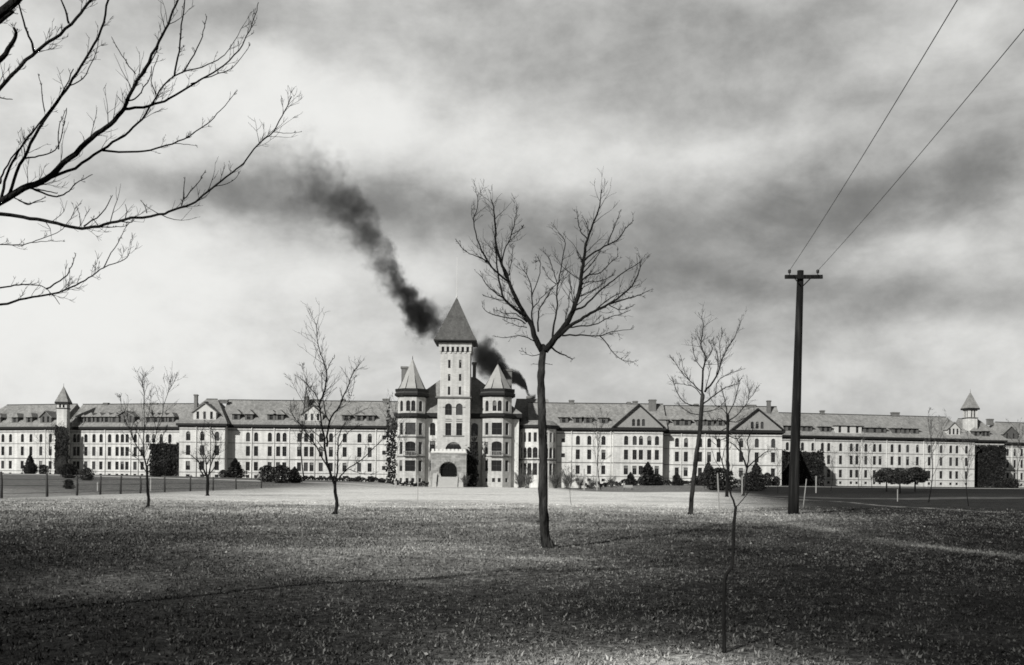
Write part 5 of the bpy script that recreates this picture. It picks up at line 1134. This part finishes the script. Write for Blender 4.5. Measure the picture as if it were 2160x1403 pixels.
def leaves(n, ymin, ymax, power):
    x, y, n = scatter(n, ymin, ymax, power); keep = (np.sin(x * .9 + 1.3 * np.sin(y * .35)) + np.sin(y * .8 + x * .3) + rng.normal(0, .7, n)) > .3; x = x[keep]; y = y[keep]; n = len(x)
    an = rng.random(n) * 2 * np.pi; tl = rng.normal(0, .5, n); w = rng.uniform(.025, .075, n) * np.clip(y / 16, .8, 2.0); h = rng.uniform(.008, .03, n)
    e = np.stack([np.cos(an), np.sin(an), np.zeros(n)], 1); e2 = np.stack([-np.sin(an) * np.cos(tl), np.cos(an) * np.cos(tl), np.sin(tl)], 1); c = np.stack([x, y, tz(x, y) + h], 1); W_ = w[:, None]
    v = np.stack([c - e * W_ * .5, c - e2 * W_ * .3 + e * W_ * .1, c + e * W_ * .55 + [0, 0, .008], c + e2 * W_ * .35], 1); fan("fallen_leaves", v, rng.random(n), 4, M["leaf"], "dry leaves drifted in loose patches over the near grass", "leaves")
grass(105000, 7, 6.5, 70, .9)
leaves(26000, 6.5, 60, .9)

# ------------------------------------------------------------------ light and sky
az = R(34); el = R(27); D_ = Vector((math.sin(az) * math.cos(el), math.cos(az) * math.cos(el), -math.sin(el)))
sl = bpy.data.lights.new("sun", "SUN"); sl.energy = 5.0; sl.angle = R(1.2); sl.color = (1, .99, .955); so = bpy.data.objects.new("sun", sl); COL.objects.link(so)
so.rotation_euler = D_.to_track_quat("-Z", "Y").to_euler(); so.location = (-40, -60, 40)
w = bpy.data.worlds.new("World"); sc.world = w; w.use_nodes = True; nt = w.node_tree; bg = nt.nodes["Background"]; 
sky = nd(nt, "ShaderNodeTexSky", sky_type="NISHITA", sun_disc=False, sun_elevation=el, sun_rotation=math.pi + az)
tc = nd(nt, "ShaderNodeTexCoord"); sp = nd(nt, "ShaderNodeSeparateXYZ"); nt.links.new(tc.outputs["Generated"], sp.inputs[0])
AZ = math_(nt, "ARCTAN2", sp.outputs[0], sp.outputs[1]); EL = math_(nt, "ARCSINE", sp.outputs[2])
cv_ = nd(nt, "ShaderNodeCombineXYZ"); nt.links.new(AZ, cv_.inputs[0]); nt.links.new(EL, cv_.inputs[1])
def wn(scale, sx, sy, detail=6., rough=.55, seed=0., dist=0.):
    mp = nd(nt, "ShaderNodeMapping"); mp.inputs[3].default_value = (sx, sy, 1); mp.inputs[1].default_value = (seed, seed * .6, seed); nt.links.new(cv_.outputs[0], mp.inputs[0])
    n = nd(nt, "ShaderNodeTexNoise", i_Scale=scale, i_Detail=detail, i_Roughness=rough, i_Distortion=dist); nt.links.new(mp.outputs[0], n.inputs[0]); return n
wa = wn(7, 1, 1.7, 5., seed=2.3); wb = wn(5.5, 1, 1.9, 8., .6, 5.1, .6); wc = wn(17, 1, 1.4, 6., .6, 9.2)
sv = nd(nt, "ShaderNodeSeparateColor"); nt.links.new(wa.outputs["Color"], sv.inputs[0])
aw = math_(nt, "ADD", AZ, math_(nt, "MULTIPLY", math_(nt, "SUBTRACT", sv.outputs[0], .5), .16)); ew = math_(nt, "ADD", EL, math_(nt, "MULTIPLY", math_(nt, "SUBTRACT", sv.outputs[1], .5), .07))
def sky_blob(px, py, sx, sy, amp, rot=0.):
    u, v = uv(px, py); a0 = math.atan(u); e0 = math.atan(v * math.cos(a0)); da = math_(nt, "SUBTRACT", aw, a0); de = math_(nt, "SUBTRACT", ew, e0); c, s_ = math.cos(R(rot)), math.sin(R(rot))
    p = math_(nt, "ADD", math_(nt, "MULTIPLY", da, c * F / sx), math_(nt, "MULTIPLY", de, s_ * F / sx)); q = math_(nt, "ADD", math_(nt, "MULTIPLY", da, -s_ * F / sy), math_(nt, "MULTIPLY", de, c * F / sy))
    e = math_(nt, "POWER", 2.718, math_(nt, "MULTIPLY", math_(nt, "ADD", math_(nt, "POWER", p, 2), math_(nt, "POWER", q, 2)), -1)); return math_(nt, "MULTIPLY", e, amp)
cl = None
SKY = [(20, 620, 420, 420, .26), (620, 200, 330, 90, .24), (1000, 320, 330, 70, .17), (350, 640, 500, 110, .14), (760, 560, 260, 80, .12), (2150, 780, 240, 160, .10), (1500, 340, 260, 60, .13), (1950, 520, 180, 40, .12), (1900, 120, 220, 60, .10), (1400, 780, 600, 60, .06),
       (560, 420, 420, 48, -.30, -4), (760, 395, 200, 45, -.10, -6), (330, 420, 200, 40, -.12), (1330, 480, 380, 60, -.2, 2), (1740, 465, 190, 60, -.1, 12), (1950, 370, 240, 75, -.17, 14), (2090, 375, 75, 70, -.2), (1450, 585, 220, 34, -.14, -4), (1850, 620, 330, 60, -.15, -6), (1650, 700, 280, 40, -.08),
       (1100, 60, 420, 110, -.09), (1550, 190, 420, 130, -.14), (1500, 640, 700, 200, -.06), (1000, 600, 300, 160, -.05), (470, 40, 180, 70, -.16), (1750, 40, 260, 60, -.10), (1150, 560, 260, 60, -.08), (1000, 170, 160, 50, -.06)]
for s_ in SKY:
    q = sky_blob(*s_); cl = q if cl is None else math_(nt, "ADD", cl, q)
nsum = math_(nt, "ADD", math_(nt, "MULTIPLY", math_(nt, "SUBTRACT", wb.outputs[0], .5), .42), math_(nt, "MULTIPLY", math_(nt, "SUBTRACT", wc.outputs[0], .5), .42))
cloud = math_(nt, "ADD", math_(nt, "ADD", math_(nt, "MULTIPLY", cl, 1.25), nsum), .56); cloud = math_(nt, "SMOOTH_MAX", cloud, .17, .3); cloud = math_(nt, "SMOOTH_MIN", cloud, .86, .25)
bw = nd(nt, "ShaderNodeRGBToBW"); nt.links.new(sky.outputs[0], bw.inputs[0]); clear = math_(nt, "MULTIPLY", bw.outputs[0], .05); clear = math_(nt, "MINIMUM", clear, .35)
# broken cloud in front of the viewer, clearing overhead and behind
front = smooth(nt, sp.outputs[1], -.1, .55); low = math_(nt, "SUBTRACT", 1, smooth(nt, EL, .5, .95)); cover = math_(nt, "MULTIPLY", front, low)
val = mixf(nt, cover, clear, cloud)
nt.links.new(grey(nt, val, (1, 1, .975)), bg.inputs[0]); bg.inputs[1].default_value = 1.0
w.cycles.sampling_method = "MANUAL"; w.cycles.sample_map_resolution = 1024

sc.view_settings.view_transform = "Standard"; sc.view_settings.look = "None"; sc.view_settings.exposure = 0; sc.view_settings.gamma = 1
sc.cycles.use_denoising = True; sc.cycles.max_bounces = 6; sc.cycles.volume_bounces = 1; sc.cycles.volume_max_steps = 256; sc.cycles.filter_width = 1.7
sc.cycles.use_adaptive_sampling = True; sc.cycles.adaptive_threshold = .02
